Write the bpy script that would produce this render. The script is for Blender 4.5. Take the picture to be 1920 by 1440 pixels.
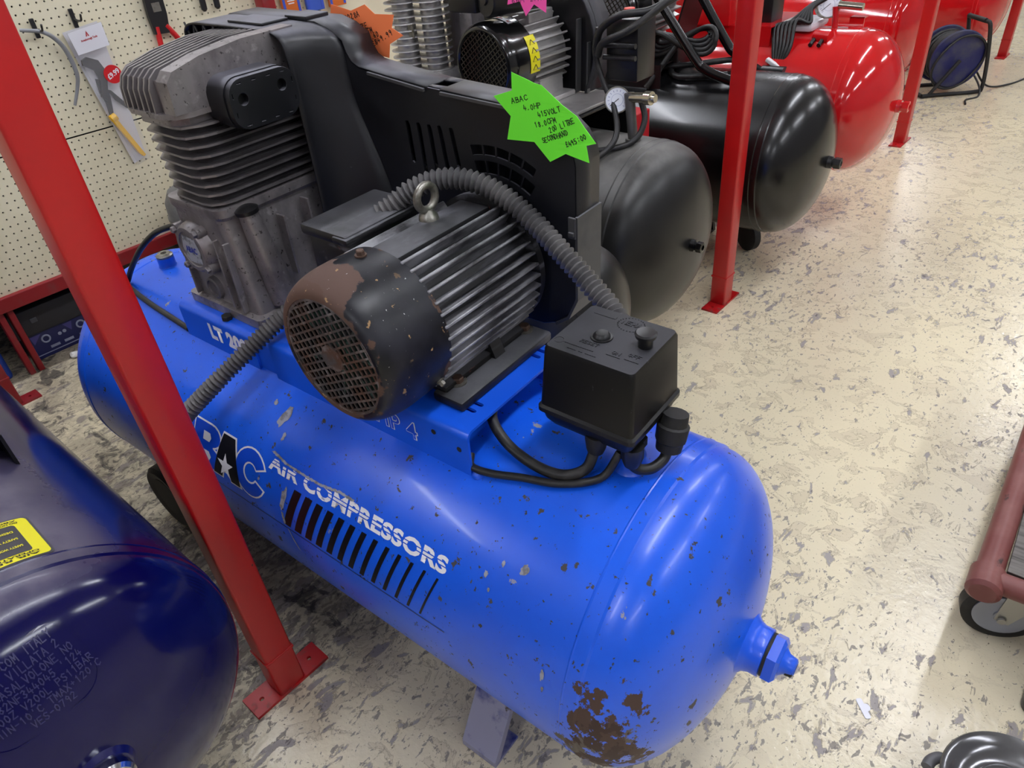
import bpy, bmesh, math, random
from mathutils import Vector, Matrix, noise as mnoise

random.seed(7)
for o in list(bpy.data.objects):
    bpy.data.objects.remove(o)
scn = bpy.context.scene
C = scn.collection

# ------------------------------------------------------------------ camera
F_PX = 1331.0
PITCH, ROLL, YAW = math.radians(35.7), math.radians(-5.87), math.radians(134.25)
fwd = Vector((math.cos(PITCH) * math.cos(YAW), math.cos(PITCH) * math.sin(YAW), -math.sin(PITCH)))
rgt = Vector((math.sin(YAW), -math.cos(YAW), 0))
upv = rgt.cross(fwd)
r2 = math.cos(ROLL) * rgt + math.sin(ROLL) * upv
u2 = -math.sin(ROLL) * rgt + math.cos(ROLL) * upv
cam_data = bpy.data.cameras.new('camera')
cam_data.sensor_fit = 'HORIZONTAL'
cam_data.sensor_width = 36.0
cam_data.lens = F_PX * 36.0 / 1920.0
cam_data.clip_start = 0.02
cam = bpy.data.objects.new('camera', cam_data)
C.objects.link(cam)
cm = Matrix((r2, u2, -fwd)).transposed().to_4x4()
cm.translation = Vector((0, 0, 1.19))
cam.matrix_world = cm
scn.camera = cam

# ------------------------------------------------------------------ world, exposure
scn.view_settings.view_transform = 'Standard'
scn.view_settings.look = 'None'
scn.view_settings.gamma = 1.0
scn.view_settings.use_curve_mapping = False
scn.view_settings.exposure = 0.0
world = bpy.data.worlds.new('world')
scn.world = world
world.use_nodes = True
world.node_tree.nodes['Background'].inputs[0].default_value = (0.8, 0.85, 1.0, 1)
world.node_tree.nodes['Background'].inputs[1].default_value = 0.05
TUBE_STRENGTH = 56.0


# ------------------------------------------------------------------ materials
def lin(c):
    out = []
    for x in c:
        x = x / 255.0
        out.append(x / 12.92 if x <= 0.04045 else ((x + 0.055) / 1.055) ** 2.4)
    return (out[0], out[1], out[2], 1.0)


MATS = {}


def mat(name, col, rough=0.5, metal=0.0, layers=(), bump=None, dust_sheen=None, coat=0.0, spec=0.5, rvar=None, aniso=None):
    """layers: (colour, (sx,sy,sz) scale, lo, hi, rough, mask) with mask=(axis, a, b) ramping 0 at a to 1 at b"""
    if name in MATS:
        return MATS[name]
    m = bpy.data.materials.new(name)
    m.use_nodes = True
    nt = m.node_tree
    N, Lk = nt.nodes, nt.links
    b = N['Principled BSDF']
    b.inputs['Metallic'].default_value = metal
    b.inputs['Specular IOR Level'].default_value = spec
    b.inputs['Coat Weight'].default_value = coat
    b.inputs['Coat Roughness'].default_value = 0.08
    tc = N.new('ShaderNodeTexCoord')
    colv = N.new('ShaderNodeRGB')
    colv.outputs[0].default_value = lin(col)
    cs = colv.outputs[0]
    rv = N.new('ShaderNodeValue')
    rv.outputs[0].default_value = rough
    rs = rv.outputs[0]

    def noise(scale, detail=6.0, dist=0.0, rgh=0.6):
        mp = N.new('ShaderNodeMapping')
        mp.inputs['Scale'].default_value = scale if isinstance(scale, tuple) else (scale,) * 3
        Lk.new(tc.outputs['Object'], mp.inputs['Vector'])
        n = N.new('ShaderNodeTexNoise')
        n.inputs['Scale'].default_value = 1.0
        n.inputs['Detail'].default_value = detail
        n.inputs['Roughness'].default_value = rgh
        n.inputs['Distortion'].default_value = dist
        Lk.new(mp.outputs[0], n.inputs['Vector'])
        return n.outputs['Fac']

    def ramp(sock, lo, hi):
        r = N.new('ShaderNodeMapRange')
        r.inputs['From Min'].default_value = lo
        r.inputs['From Max'].default_value = hi
        Lk.new(sock, r.inputs['Value'])
        return r.outputs[0]

    def mul(a, bb):
        x = N.new('ShaderNodeMath')
        x.operation = 'MULTIPLY'
        Lk.new(a, x.inputs[0])
        if isinstance(bb, float):
            x.inputs[1].default_value = bb
        else:
            Lk.new(bb, x.inputs[1])
        return x.outputs[0]

    def over(fac, c2, r2_):
        nonlocal cs, rs
        mx = N.new('ShaderNodeMix')
        mx.data_type = 'RGBA'
        Lk.new(fac, mx.inputs[0])
        Lk.new(cs, mx.inputs[6])
        mx.inputs[7].default_value = lin(c2)
        cs = mx.outputs[2]
        if r2_ is not None:
            mr = N.new('ShaderNodeMix')
            mr.data_type = 'FLOAT'
            Lk.new(fac, mr.inputs[0])
            Lk.new(rs, mr.inputs[2])
            mr.inputs[3].default_value = r2_
            rs = mr.outputs[0]

    for ly in layers:
        c2, sc, lo, hi, rr = ly[:5]
        mask = ly[5] if len(ly) > 5 else None
        ns = noise(sc)
        for mk in (mask if isinstance(mask, list) else ([mask] if mask else [])):
            sep = N.new('ShaderNodeSeparateXYZ')
            Lk.new(tc.outputs['Object'], sep.inputs[0])
            ad = N.new('ShaderNodeMath')
            ad.operation = 'MULTIPLY_ADD'
            Lk.new(ramp(sep.outputs['XYZ'.index(mk[0])], mk[1], mk[2]), ad.inputs[0])
            ad.inputs[1].default_value = 0.4
            Lk.new(ns, ad.inputs[2])
            sb = N.new('ShaderNodeMath')
            sb.operation = 'SUBTRACT'
            Lk.new(ad.outputs[0], sb.inputs[0])
            sb.inputs[1].default_value = 0.4
            ns = sb.outputs[0]
        fac = ramp(ns, lo, hi)
        over(fac, c2, rr)
    if dust_sheen:  # tint on upward faces: settled dust, plus painted sheen on the belt guard
        dc, strength, lo = dust_sheen
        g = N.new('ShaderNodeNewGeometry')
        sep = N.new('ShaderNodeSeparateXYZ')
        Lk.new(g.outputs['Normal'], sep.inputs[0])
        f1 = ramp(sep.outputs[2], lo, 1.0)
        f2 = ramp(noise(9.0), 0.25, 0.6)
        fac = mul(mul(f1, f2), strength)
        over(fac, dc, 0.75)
    Lk.new(cs, b.inputs['Base Color'])
    if rvar:
        sc, amt = rvar
        a = N.new('ShaderNodeMath')
        a.operation = 'MULTIPLY_ADD'
        Lk.new(noise(sc), a.inputs[0])
        a.inputs[1].default_value = amt
        Lk.new(rs, a.inputs[2])
        rs = a.outputs[0]
    Lk.new(rs, b.inputs['Roughness'])
    if bump:
        sc, st, dd = bump
        bn = N.new('ShaderNodeBump')
        bn.inputs['Strength'].default_value = st
        bn.inputs['Distance'].default_value = dd
        Lk.new(noise(sc), bn.inputs['Height'])
        Lk.new(bn.outputs[0], b.inputs['Normal'])
    MATS[name] = m
    return m


def emat(name, col, strength):
    m = bpy.data.materials.new(name)
    m.use_nodes = True
    nt = m.node_tree
    b = nt.nodes['Principled BSDF']
    b.inputs['Base Color'].default_value = (0.8, 0.8, 0.8, 1)
    b.inputs['Emission Color'].default_value = lin(col)
    b.inputs['Emission Strength'].default_value = strength
    return m


# ------------------------------------------------------------------ mesh helpers
def new_bm():
    return bmesh.new()


OFFSET = {}


def obj(name, bm, m, parent=None, smooth=None, loc=None, label=None):
    me = bpy.data.meshes.new(name)
    if isinstance(bm, bpy.types.Mesh):
        me = bm
    else:
        bmesh.ops.recalc_face_normals(bm, faces=bm.faces)
        if smooth is not None:
            for f in bm.faces:
                f.smooth = True
            for e in bm.edges:
                if len(e.link_faces) == 2 and e.calc_face_angle(0) > math.radians(smooth):
                    e.smooth = False
        bm.to_mesh(me)
        bm.free()
    if m is not None:
        me.materials.clear()
        me.materials.append(m)
    o = bpy.data.objects.new(name, me)
    C.objects.link(o)
    if parent is not None:
        o.parent = parent
        if parent.name in OFFSET:
            o.location = OFFSET[parent.name]
    if loc is not None:
        o.location = loc
    if label:
        o['label'] = label
    return o


def inst(src, name, parent, mtx=None):
    o = bpy.data.objects.new(name, src.data)
    C.objects.link(o)
    o.parent = parent
    if mtx is not None:
        o.matrix_local = mtx
    return o


def thing(name, label, cat, loc=(0, 0, 0), rot=None, group=None, offset=None):
    o = bpy.data.objects.new(name, None)
    C.objects.link(o)
    o.empty_display_size = 0.1
    o.location = loc
    if rot is not None:
        o.rotation_euler = rot.to_euler() if isinstance(rot, Matrix) else rot
    o['label'] = label
    o['category'] = cat
    if group:
        o['group'] = group
    if offset is not None:
        OFFSET[o.name] = offset
    return o


def tag(o, label, cat, group=None):
    o['label'] = label
    o['category'] = cat
    if group:
        o['group'] = group
    return o


def struct(o, label=None):
    o['kind'] = 'structure'
    if label:
        o['label'] = label
    return o


def box(bm, c, s, bev=0.0, seg=2, rot=None):
    g = bmesh.ops.create_cube(bm, size=1.0)
    vs = g['verts']
    bmesh.ops.scale(bm, vec=Vector(s), verts=vs)
    if bev > 0:
        es = list({e for v in vs for e in v.link_edges})
        r = bmesh.ops.bevel(bm, geom=es, offset=bev, segments=seg, profile=0.5, affect='EDGES')
        vs = list({v for f in r['faces'] for v in f.verts} | {v for v in vs if v.is_valid})
    if rot is not None:
        bmesh.ops.rotate(bm, cent=(0, 0, 0), matrix=rot, verts=vs)
    bmesh.ops.translate(bm, vec=Vector(c), verts=vs)
    return vs


def frame_for(d):
    d = Vector(d).normalized()
    a = Vector((0, 0, 1)) if abs(d.z) < 0.9 else Vector((1, 0, 0))
    x = a.cross(d).normalized()
    y = d.cross(x).normalized()
    return x, y, d


def cyl(bm, p0, p1, r0, r1=None, seg=24, caps=True):
    if r1 is None:
        r1 = r0
    p0, p1 = Vector(p0), Vector(p1)
    x, y, d = frame_for(p1 - p0)
    a, b = [], []
    for i in range(seg):
        t = 2 * math.pi * i / seg
        dirv = x * math.cos(t) + y * math.sin(t)
        a.append(bm.verts.new(p0 + dirv * r0))
        b.append(bm.verts.new(p1 + dirv * r1))
    for i in range(seg):
        j = (i + 1) % seg
        bm.faces.new((a[i], a[j], b[j], b[i]))
    if caps:
        bm.faces.new(a[::-1])
        bm.faces.new(b)


def lathe(bm, prof, o, axis, seg=48, xdir=None, cap0=True, cap1=True, hexa=False):
    """prof: list of (t along axis, radius)"""
    o = Vector(o)
    x, y, d = frame_for(axis)
    if xdir is not None:
        x = Vector(xdir).normalized()
        y = d.cross(x)
    rings = []
    for t, r in prof:
        if r < 1e-6:
            rings.append([bm.verts.new(o + d * t)])
            continue
        rings.append([bm.verts.new(o + d * t + (x * math.cos(2 * math.pi * i / seg) + y * math.sin(2 * math.pi * i / seg)) * r) for i in range(seg)])
    for A, B in zip(rings, rings[1:]):
        if len(A) == 1 and len(B) == 1:
            continue
        for i in range(seg):
            j = (i + 1) % seg
            if len(A) == 1:
                bm.faces.new((A[0], B[j], B[i]))
            elif len(B) == 1:
                bm.faces.new((A[i], A[j], B[0]))
            else:
                bm.faces.new((A[i], A[j], B[j], B[i]))
    if cap0 and len(rings[0]) > 1:
        bm.faces.new(rings[0][::-1])
    if cap1 and len(rings[-1]) > 1:
        bm.faces.new(rings[-1])


def catmull(pts, n=12, closed=False):
    P = [Vector(p) for p in pts]
    out = []
    m = len(P)
    rng = m if closed else m - 1
    for i in range(rng):
        p0 = P[(i - 1) % m] if closed or i > 0 else P[0] * 2 - P[1]
        p1 = P[i]
        p2 = P[(i + 1) % m]
        p3 = P[(i + 2) % m] if closed or i + 2 < m else P[-1] * 2 - P[-2]
        for k in range(n):
            t = k / n
            out.append(0.5 * ((2 * p1) + (-p0 + p2) * t + (2 * p0 - 5 * p1 + 4 * p2 - p3) * t * t + (-p0 + 3 * p1 - 3 * p2 + p3) * t ** 3))
    if not closed:
        out.append(P[-1])
    return out


def resample(pts, step):
    L = [0.0]
    for a, b in zip(pts, pts[1:]):
        L.append(L[-1] + (b - a).length)
    n = max(2, int(L[-1] / step))
    out, j = [], 0
    for i in range(n + 1):
        s = L[-1] * i / n
        while j < len(L) - 2 and L[j + 1] < s:
            j += 1
        t = (s - L[j]) / max(1e-9, L[j + 1] - L[j])
        out.append(pts[j].lerp(pts[j + 1], t))
    return out


def tube(bm, pts, r, seg=12, closed=False, caps=True):
    P = [Vector(p) for p in pts]
    n = len(P)
    tang = []
    for i in range(n):
        if closed:
            t = P[(i + 1) % n] - P[(i - 1) % n]
        else:
            t = P[min(i + 1, n - 1)] - P[max(i - 1, 0)]
        tang.append(t.normalized())
    x, y, _ = frame_for(tang[0])
    rings = []
    for i in range(n):
        if i > 0:
            ax = tang[i - 1].cross(tang[i])
            if ax.length > 1e-8:
                q = Matrix.Rotation(tang[i - 1].angle(tang[i]), 3, ax.normalized())
                x = q @ x
            x = (x - tang[i] * x.dot(tang[i])).normalized()
        y = tang[i].cross(x)
        ri = r(i) if callable(r) else r
        rings.append([bm.verts.new(P[i] + (x * math.cos(2 * math.pi * k / seg) + y * math.sin(2 * math.pi * k / seg)) * ri) for k in range(seg)])
    rg = n if closed else n - 1
    for i in range(rg):
        A, B = rings[i], rings[(i + 1) % n]
        for k in range(seg):
            j = (k + 1) % seg
            bm.faces.new((A[k], A[j], B[j], B[k]))
    if caps and not closed:
        bm.faces.new(rings[0][::-1])
        bm.faces.new(rings[-1])


def corrugated(bm, ctrl, r, depth, pitch, seg=16):
    pts = resample(catmull(ctrl, 30), pitch / 6.0)
    tube(bm, pts, lambda i: r + depth * (0.5 + 0.5 * math.cos(2 * math.pi * i / 6.0)), seg)


def torus(bm, c, axis, R, r, seg=36, rs=12):
    x, y, d = frame_for(axis)
    c = Vector(c)
    tube(bm, [c + (x * math.cos(2 * math.pi * i / seg) + y * math.sin(2 * math.pi * i / seg)) * R for i in range(seg)], r, rs, closed=True)


def rrect(cx, cy, w, h, r, n=6):
    out = []
    for sx, sy, a0 in ((1, 1, 0), (-1, 1, 90), (-1, -1, 180), (1, -1, 270)):
        for k in range(n + 1):
            a = math.radians(a0 + 90.0 * k / n)
            out.append((cx + sx * (w / 2 - r) + r * math.cos(a), cy + sy * (h / 2 - r) + r * math.sin(a)))
    return out


def circ(cx, cy, r, n=20):
    return [(cx + r * math.cos(2 * math.pi * i / n), cy + r * math.sin(2 * math.pi * i / n)) for i in range(n)]


def prism(bm, poly, f, t0, t1):
    """simple polygon in 2D mapped by f(a,b,t) and extruded from t0 to t1"""
    A = [bm.verts.new(f(a, b, t0)) for a, b in poly]
    B = [bm.verts.new(f(a, b, t1)) for a, b in poly]
    n = len(poly)
    bm.faces.new(A[::-1])
    bm.faces.new(B)
    for i in range(n):
        j = (i + 1) % n
        bm.faces.new((A[i], A[j], B[j], B[i]))


def plate(bm, outer, holes, f, th, bev=0.0):
    """polygon with holes, thickness th centred on t=0, mapped by f"""
    cu = bpy.data.curves.new('plate_tmp', 'CURVE')
    cu.dimensions = '2D'
    cu.fill_mode = 'BOTH'
    cu.extrude = th / 2
    cu.bevel_depth = bev
    for loop in [outer] + list(holes):
        sp = cu.splines.new('POLY')
        sp.points.add(len(loop) - 1)
        for p, (a, b) in zip(sp.points, loop):
            p.co = (a, b, 0, 1)
        sp.use_cyclic_u = True
    o = bpy.data.objects.new('plate_tmp', cu)
    me = bpy.data.meshes.new_from_object(o)
    for v in me.vertices:
        v.co = Vector(f(v.co.x, v.co.y, v.co.z))
    bm.from_mesh(me)
    bpy.data.objects.remove(o)
    bpy.data.curves.remove(cu)
    bpy.data.meshes.remove(me)


def text_bm(s, size, offset=0.0, shear=0.0, xs=1.0, extrude=0.0, spacing=1.0, align='LEFT'):
    cu = bpy.data.curves.new('text_tmp', 'FONT')
    cu.body = s
    cu.size = size
    cu.offset = offset
    cu.shear = shear
    cu.extrude = extrude
    cu.space_character = spacing
    cu.align_x = align
    cu.resolution_u = 3
    o = bpy.data.objects.new('text_tmp', cu)
    me = bpy.data.meshes.new_from_object(o)
    bm = bmesh.new()
    bm.from_mesh(me)
    bmesh.ops.scale(bm, vec=(xs, 1, 1), verts=bm.verts)
    bmesh.ops.remove_doubles(bm, verts=bm.verts, dist=1e-6)
    bpy.data.objects.remove(o)
    bpy.data.curves.remove(cu)
    bpy.data.meshes.remove(me)
    return bm


def fit_bm(bm, x0, x1, y0, y1):
    xs = [v.co.x for v in bm.verts]
    ys = [v.co.y for v in bm.verts]
    a, b, c, d = min(xs), max(xs), min(ys), max(ys)
    for v in bm.verts:
        v.co.x = x0 + (v.co.x - a) / (b - a) * (x1 - x0)
        v.co.y = y0 + (v.co.y - c) / (d - c) * (y1 - y0)


def slice_y(bm, step):
    ys = [v.co.y for v in bm.verts]
    y = min(ys) + step
    while y < max(ys):
        bmesh.ops.bisect_plane(bm, geom=bm.verts[:] + bm.edges[:] + bm.faces[:], plane_co=(0, y, 0), plane_no=(0, 1, 0))
        y += step


def remap(bm, f):
    for v in bm.verts:
        v.co = Vector(f(v.co.x, v.co.y, v.co.z))
    return bm


# stroke letters (grid 4 x 6)
G = {
    'A': [[(0, 0), (2, 6), (4, 0)], [(0.8, 2.2), (3.2, 2.2)]],
    'B': [[(0, 0), (0, 6), (3, 5.6), (3, 3.6), (0, 3.2), (3.6, 2.6), (3.6, .6), (0, 0)]],
    'C': [[(4, 5), (2.4, 6), (.4, 4.6), (.3, 1.5), (2.2, 0), (4, 1)]],
    'D': [[(0, 0), (0, 6), (2.6, 5.4), (4, 3), (2.6, .6), (0, 0)]],
    'E': [[(4, 6), (0, 6), (0, 0), (4, 0)], [(0, 3), (3, 3)]],
    'F': [[(4, 6), (0, 6), (0, 0)], [(0, 3), (3, 3)]],
    'G': [[(4, 5), (2.4, 6), (.4, 4.6), (.3, 1.5), (2.2, 0), (4, 1), (4, 2.8), (2.4, 2.8)]],
    'H': [[(0, 0), (0, 6)], [(4, 0), (4, 6)], [(0, 3), (4, 3)]],
    'I': [[(2, 0), (2, 6)]],
    'L': [[(0, 6), (0, 0), (3.6, 0)]],
    'M': [[(0, 0), (0.3, 6), (2, 2), (3.7, 6), (4, 0)]],
    'N': [[(0, 0), (0, 6), (4, 0), (4, 6)]],
    'O': [[(2, 0), (.3, 1.6), (.3, 4.4), (2, 6), (3.7, 4.4), (3.7, 1.6), (2, 0)]],
    'P': [[(0, 0), (0, 6), (3.4, 5.6), (3.6, 3.6), (0, 2.8)]],
    'R': [[(0, 0), (0, 6), (3.4, 5.6), (3.4, 3.6), (0, 3), (4, 0)]],
    'S': [[(3.8, 5.2), (2, 6), (.4, 4.8), (1.4, 3.3), (3, 2.7), (3.6, 1.2), (2, 0), (.2, .8)]],
    'T': [[(0, 6), (4, 6)], [(2, 6), (2, 0)]],
    'V': [[(0, 6), (2, 0), (4, 6)]],
    'X': [[(0, 0), (4, 6)], [(0, 6), (4, 0)]],
    'Y': [[(0, 6), (2, 3), (4, 6)], [(2, 3), (2, 0)]],
    'Z': [[(0, 6), (4, 6), (0, 0), (4, 0)]],
    '0': [[(2, 0), (.5, 1.6), (.5, 4.4), (2, 6), (3.5, 4.4), (3.5, 1.6), (2, 0)]],
    '1': [[(1.2, 4.8), (2.2, 6), (2.2, 0)]],
    '2': [[(.4, 4.8), (2, 6), (3.5, 4.6), (.3, 0), (3.8, 0)]],
    '3': [[(.4, 5.4), (2.2, 6), (3.4, 4.7), (1.6, 3.2), (3.6, 1.6), (2, 0), (.3, .6)]],
    '4': [[(1.2, 6), (.2, 2), (3.8, 2)], [(2.6, 4), (2.6, 0)]],
    '5': [[(3.6, 6), (.8, 6), (.6, 3.4), (2.6, 3.8), (3.6, 1.8), (2, 0), (.3, .6)]],
    '6': [[(3.2, 6), (.9, 3.6), (.4, 1.4), (2, 0), (3.6, 1.5), (2.2, 3), (.6, 2)]],
    '7': [[(.3, 6), (3.8, 6), (1.4, 0)]],
    '8': [[(2, 3.2), (.5, 4.6), (2, 6), (3.5, 4.6), (2, 3.2), (.3, 1.5), (2, 0), (3.7, 1.5), (2, 3.2)]],
    '9': [[(3.4, 4.4), (2, 3), (.6, 4.4), (2, 6), (3.4, 4.6), (3, 0)]],
    '.': [[(1.6, 0), (2.2, 0.5)]], ':': [[(1.8, 1), (2.2, 1.5)], [(1.8, 4), (2.2, 4.5)]],
    '-': [[(.6, 3), (3.4, 3)]], '+': [[(.6, 3), (3.4, 3)], [(2, 1.6), (2, 4.4)]],
    "'": [[(2, 6), (1.8, 4.8)]], '/': [[(0, 0), (4, 6)]],
    '£': [[(3.6, 5), (2.4, 6), (1.4, 4.8), (1.6, 1), (.4, 0), (4, .2)], [(.4, 3), (3, 3)]],
    ' ': [], '^': [[(0, 0), (2, 6), (4, 0), (0, 0)]],
}


def strokes(bm, s, f, p0, p1, h, w, th=0.0006, jitter=0.0):
    """write s from p0 to p1 (2D baseline) with letter height h, mapped by f(a,b,t)"""
    p0, p1 = Vector(p0), Vector(p1)
    ex = (p1 - p0)
    adv = ex.length / max(1, len(s))
    ex.normalize()
    ey = Vector((-ex.y, ex.x))
    for i, ch in enumerate(s):
        jx, jy = random.uniform(-1, 1) * jitter, random.uniform(-1, 1) * jitter
        for st in G.get(ch.upper(), []):
            pts = [p0 + ex * (adv * (i + 0.1 + 0.72 * x / 4) + jx) + ey * (h * y / 6 + jy) for x, y in st]
            for a, b in zip(pts, pts[1:]):
                d = (b - a)
                if d.length < 1e-7:
                    continue
                d = d.normalized()
                n = Vector((-d.y, d.x)) * w / 2
                a2, b2 = a - d * w / 2, b + d * w / 2
                q = [a2 + n, a2 - n, b2 - n, b2 + n]
                lo = [bm.verts.new(f(c.x, c.y, 0)) for c in q]
                hi = [bm.verts.new(f(c.x, c.y, th)) for c in q]
                bm.faces.new(hi)
                for k in range(4):
                    j = (k + 1) % 4
                    bm.faces.new((lo[k], lo[j], hi[j], hi[k]))


def hexbolt(bm, p, axis, r, h, washer=0.0):
    ax = Vector(axis).normalized()
    p = Vector(p)
    if washer:
        cyl(bm, p, p + ax * 0.002, washer, seg=20)
        p = p + ax * 0.002
    lathe(bm, [(0, r), (h * 0.8, r), (h, r * 0.85)], p, ax, seg=6)

# ------------------------------------------------------------------ material library
def floor_material():
    m = bpy.data.materials.new('painted_concrete')
    m.use_nodes = True
    nt = m.node_tree
    N, Lk = nt.nodes, nt.links
    b = N['Principled BSDF']
    tc = N.new('ShaderNodeTexCoord')

    def noise(scale, detail=5, dist=0.0, off=(0, 0, 0), rgh=0.55):
        mp = N.new('ShaderNodeMapping')
        mp.inputs['Scale'].default_value = scale
        mp.inputs['Location'].default_value = off
        Lk.new(tc.outputs['Object'], mp.inputs['Vector'])
        n = N.new('ShaderNodeTexNoise')
        n.inputs['Scale'].default_value = 1
        n.inputs['Detail'].default_value = detail
        n.inputs['Distortion'].default_value = dist
        n.inputs['Roughness'].default_value = rgh
        Lk.new(mp.outputs[0], n.inputs['Vector'])
        return n.outputs['Fac']

    def ramp(s, lo, hi, a=0.0, bb=1.0):
        r = N.new('ShaderNodeMapRange')
        r.inputs['From Min'].default_value = lo
        r.inputs['From Max'].default_value = hi
        r.inputs['To Min'].default_value = a
        r.inputs['To Max'].default_value = bb
        Lk.new(s, r.inputs['Value'])
        return r.outputs[0]

    def op(kind, a, bb):
        x = N.new('ShaderNodeMath')
        x.operation = kind
        x.use_clamp = kind == 'SUBTRACT'
        for i, s in enumerate((a, bb)):
            if isinstance(s, (int, float)):
                x.inputs[i].default_value = s
            else:
                Lk.new(s, x.inputs[i])
        return x.outputs[0]

    def mix(fac, a, col):
        mx = N.new('ShaderNodeMix')
        mx.data_type = 'RGBA'
        Lk.new(fac, mx.inputs[0])
        if isinstance(a, tuple):
            mx.inputs[6].default_value = lin(a)
        else:
            Lk.new(a, mx.inputs[6])
        mx.inputs[7].default_value = lin(col)
        return mx.outputs[2]

    sep = N.new('ShaderNodeSeparateXYZ')
    Lk.new(tc.outputs['Object'], sep.inputs[0])
    # worn and dirty ground inside the rack, behind the line of uprights
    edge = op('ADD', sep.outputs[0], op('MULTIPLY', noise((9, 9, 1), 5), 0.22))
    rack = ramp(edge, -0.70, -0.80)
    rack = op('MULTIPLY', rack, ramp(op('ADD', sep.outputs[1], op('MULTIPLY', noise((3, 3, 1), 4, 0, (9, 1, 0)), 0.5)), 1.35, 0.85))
    big = noise((1.6, 1.1, 1), 4)
    col = mix(ramp(big, 0.35, 0.7), (226, 215, 182), (214, 203, 176))
    # areas where the top coat has worn to a paler undercoat
    wz = noise((15, 17, 1), 9, 0.8, (3, 1, 0), 0.66)
    worn = ramp(wz, 0.56, 0.575)
    wzone = ramp(noise((0.9, 0.8, 1), 3, 0, (4, 8, 0)), 0.34, 0.52)
    col = mix(op('MULTIPLY', op('MULTIPLY', worn, wzone), 0.34), col, (190, 176, 152))
    wrim = op('SUBTRACT', ramp(wz, 0.548, 0.56), worn)
    col = mix(op('MULTIPLY', op('MULTIPLY', wrim, wzone), 0.65), col, (126, 114, 98))
    # flaked patches down to grey concrete, more in some zones than in others
    zone = ramp(noise((1.3, 1.1, 1), 3, 0, (7, 2, 0)), 0.34, 0.64, -0.018, 0.062)
    zone = op('ADD', zone, op('MULTIPLY', rack, 0.06))
    ch1 = op('ADD', noise((32, 16, 1), 7, 0.6, (0, 0, 0), 0.6), zone)
    c1 = ramp(ch1, 0.64, 0.652)
    ch2 = op('ADD', noise((80, 46, 1), 5, 0.5, (5, 9, 0), 0.6), zone)
    c2 = ramp(ch2, 0.635, 0.648)
    rim = op('SUBTRACT', ramp(ch1, 0.615, 0.63), c1)
    col = mix(op('MULTIPLY', rim, 0.5), col, (120, 108, 92))
    col = mix(op('MULTIPLY', c1, 0.85), col, (138, 132, 134))
    col = mix(op('MULTIPLY', c2, 0.75), col, (104, 99, 98))
    specks = ramp(noise((190, 150, 1), 3, 0, (1, 4, 0)), 0.66, 0.69)
    col = mix(op('MULTIPLY', specks, 0.75), col, (78, 70, 62))
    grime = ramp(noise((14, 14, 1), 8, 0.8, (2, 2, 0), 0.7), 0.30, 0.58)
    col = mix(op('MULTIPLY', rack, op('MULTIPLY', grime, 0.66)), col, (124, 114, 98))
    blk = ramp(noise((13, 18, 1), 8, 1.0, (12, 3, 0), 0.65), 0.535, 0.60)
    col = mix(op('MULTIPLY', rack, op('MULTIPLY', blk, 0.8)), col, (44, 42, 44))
    Lk.new(col, b.inputs['Base Color'])
    rg = ramp(noise((5, 5, 1), 5), 0.3, 0.7, 0.11, 0.25)
    rg = op('ADD', rg, op('MULTIPLY', op('ADD', c1, c2), 0.3))
    rg = op('ADD', rg, op('MULTIPLY', rack, 0.25))
    Lk.new(rg, b.inputs['Roughness'])
    bn = N.new('ShaderNodeBump')
    bn.inputs['Strength'].default_value = 0.45
    bn.inputs['Distance'].default_value = 0.003
    h = op('SUBTRACT', noise((75, 75, 1), 5), op('MULTIPLY', c1, 0.5))
    Lk.new(h, bn.inputs['Height'])
    Lk.new(bn.outputs[0], b.inputs['Normal'])
    return m


BROWN, RUST, GREY = (92, 62, 48), (86, 60, 46), (120, 116, 118)
M_floor = floor_material()
M_blue = mat('blue_tank_paint', (20, 94, 230), 0.30, layers=[
    ((20, 78, 204), 3.0, 0.45, 0.8, None),
    ((140, 140, 156), (30, 30, 15), 0.70, 0.71, 0.6),
    ((62, 58, 60), (52, 52, 40), 0.655, 0.665, 0.7),
    ((48, 44, 44), (120, 120, 100), 0.655, 0.67, 0.7),
    ((92, 84, 76), (24, 24, 20), 0.52, 0.535, 0.8, [('X', 0.44, 0.60), ('Y', -0.11, -0.20), ('Z', 0.20, 0.06)]),
    ((72, 52, 44), (34, 34, 26), 0.505, 0.52, 0.85, [('X', 0.535, 0.59), ('Y', -0.12, -0.195), ('Z', 0.19, 0.07)]),
    ((58, 38, 32), (60, 60, 40), 0.50, 0.52, 0.85, [('X', 0.555, 0.60), ('Y', -0.15, -0.215), ('Z', 0.12, 0.03)]),
    ((104, 104, 128), (18, 18, 18), 0.52, 0.66, 0.7, ('Z', -0.06, -0.21)),
], coat=0.12, bump=(60.0, 0.05, 0.002))
M_blue2 = mat('blue_bracket_paint', (20, 88, 222), 0.34, layers=[((110, 105, 110), 45.0, 0.72, 0.74, 0.7)], coat=0.1)
M_chip = mat('grey_primer', (150, 152, 165), 0.6, layers=[((110, 108, 112), 90.0, 0.45, 0.6, 0.7)])
M_navy = mat('navy_tank_paint', (8, 7, 66), 0.14, coat=0.08, spec=0.32, layers=[((26, 26, 74), 4.0, 0.5, 0.8, 0.35)], dust_sheen=((124, 118, 130), 0.98, 0.70))
M_navy2 = mat('navy_plain_paint', (13, 13, 74), 0.22, coat=0.3)
M_gtank = mat('dusty_black_tank_paint', (9, 9, 10), 0.32, layers=[((17, 17, 17), 3.0, 0.4, 0.7, 0.4)], dust_sheen=((122, 120, 116), 0.85, 0.55))
M_btank = mat('satin_black_tank_paint', (6, 6, 7), 0.22, layers=[((11, 11, 12), 2.0, 0.4, 0.7, 0.28)], coat=0.1, dust_sheen=((96, 96, 100), 0.08, 0.6))
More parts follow.
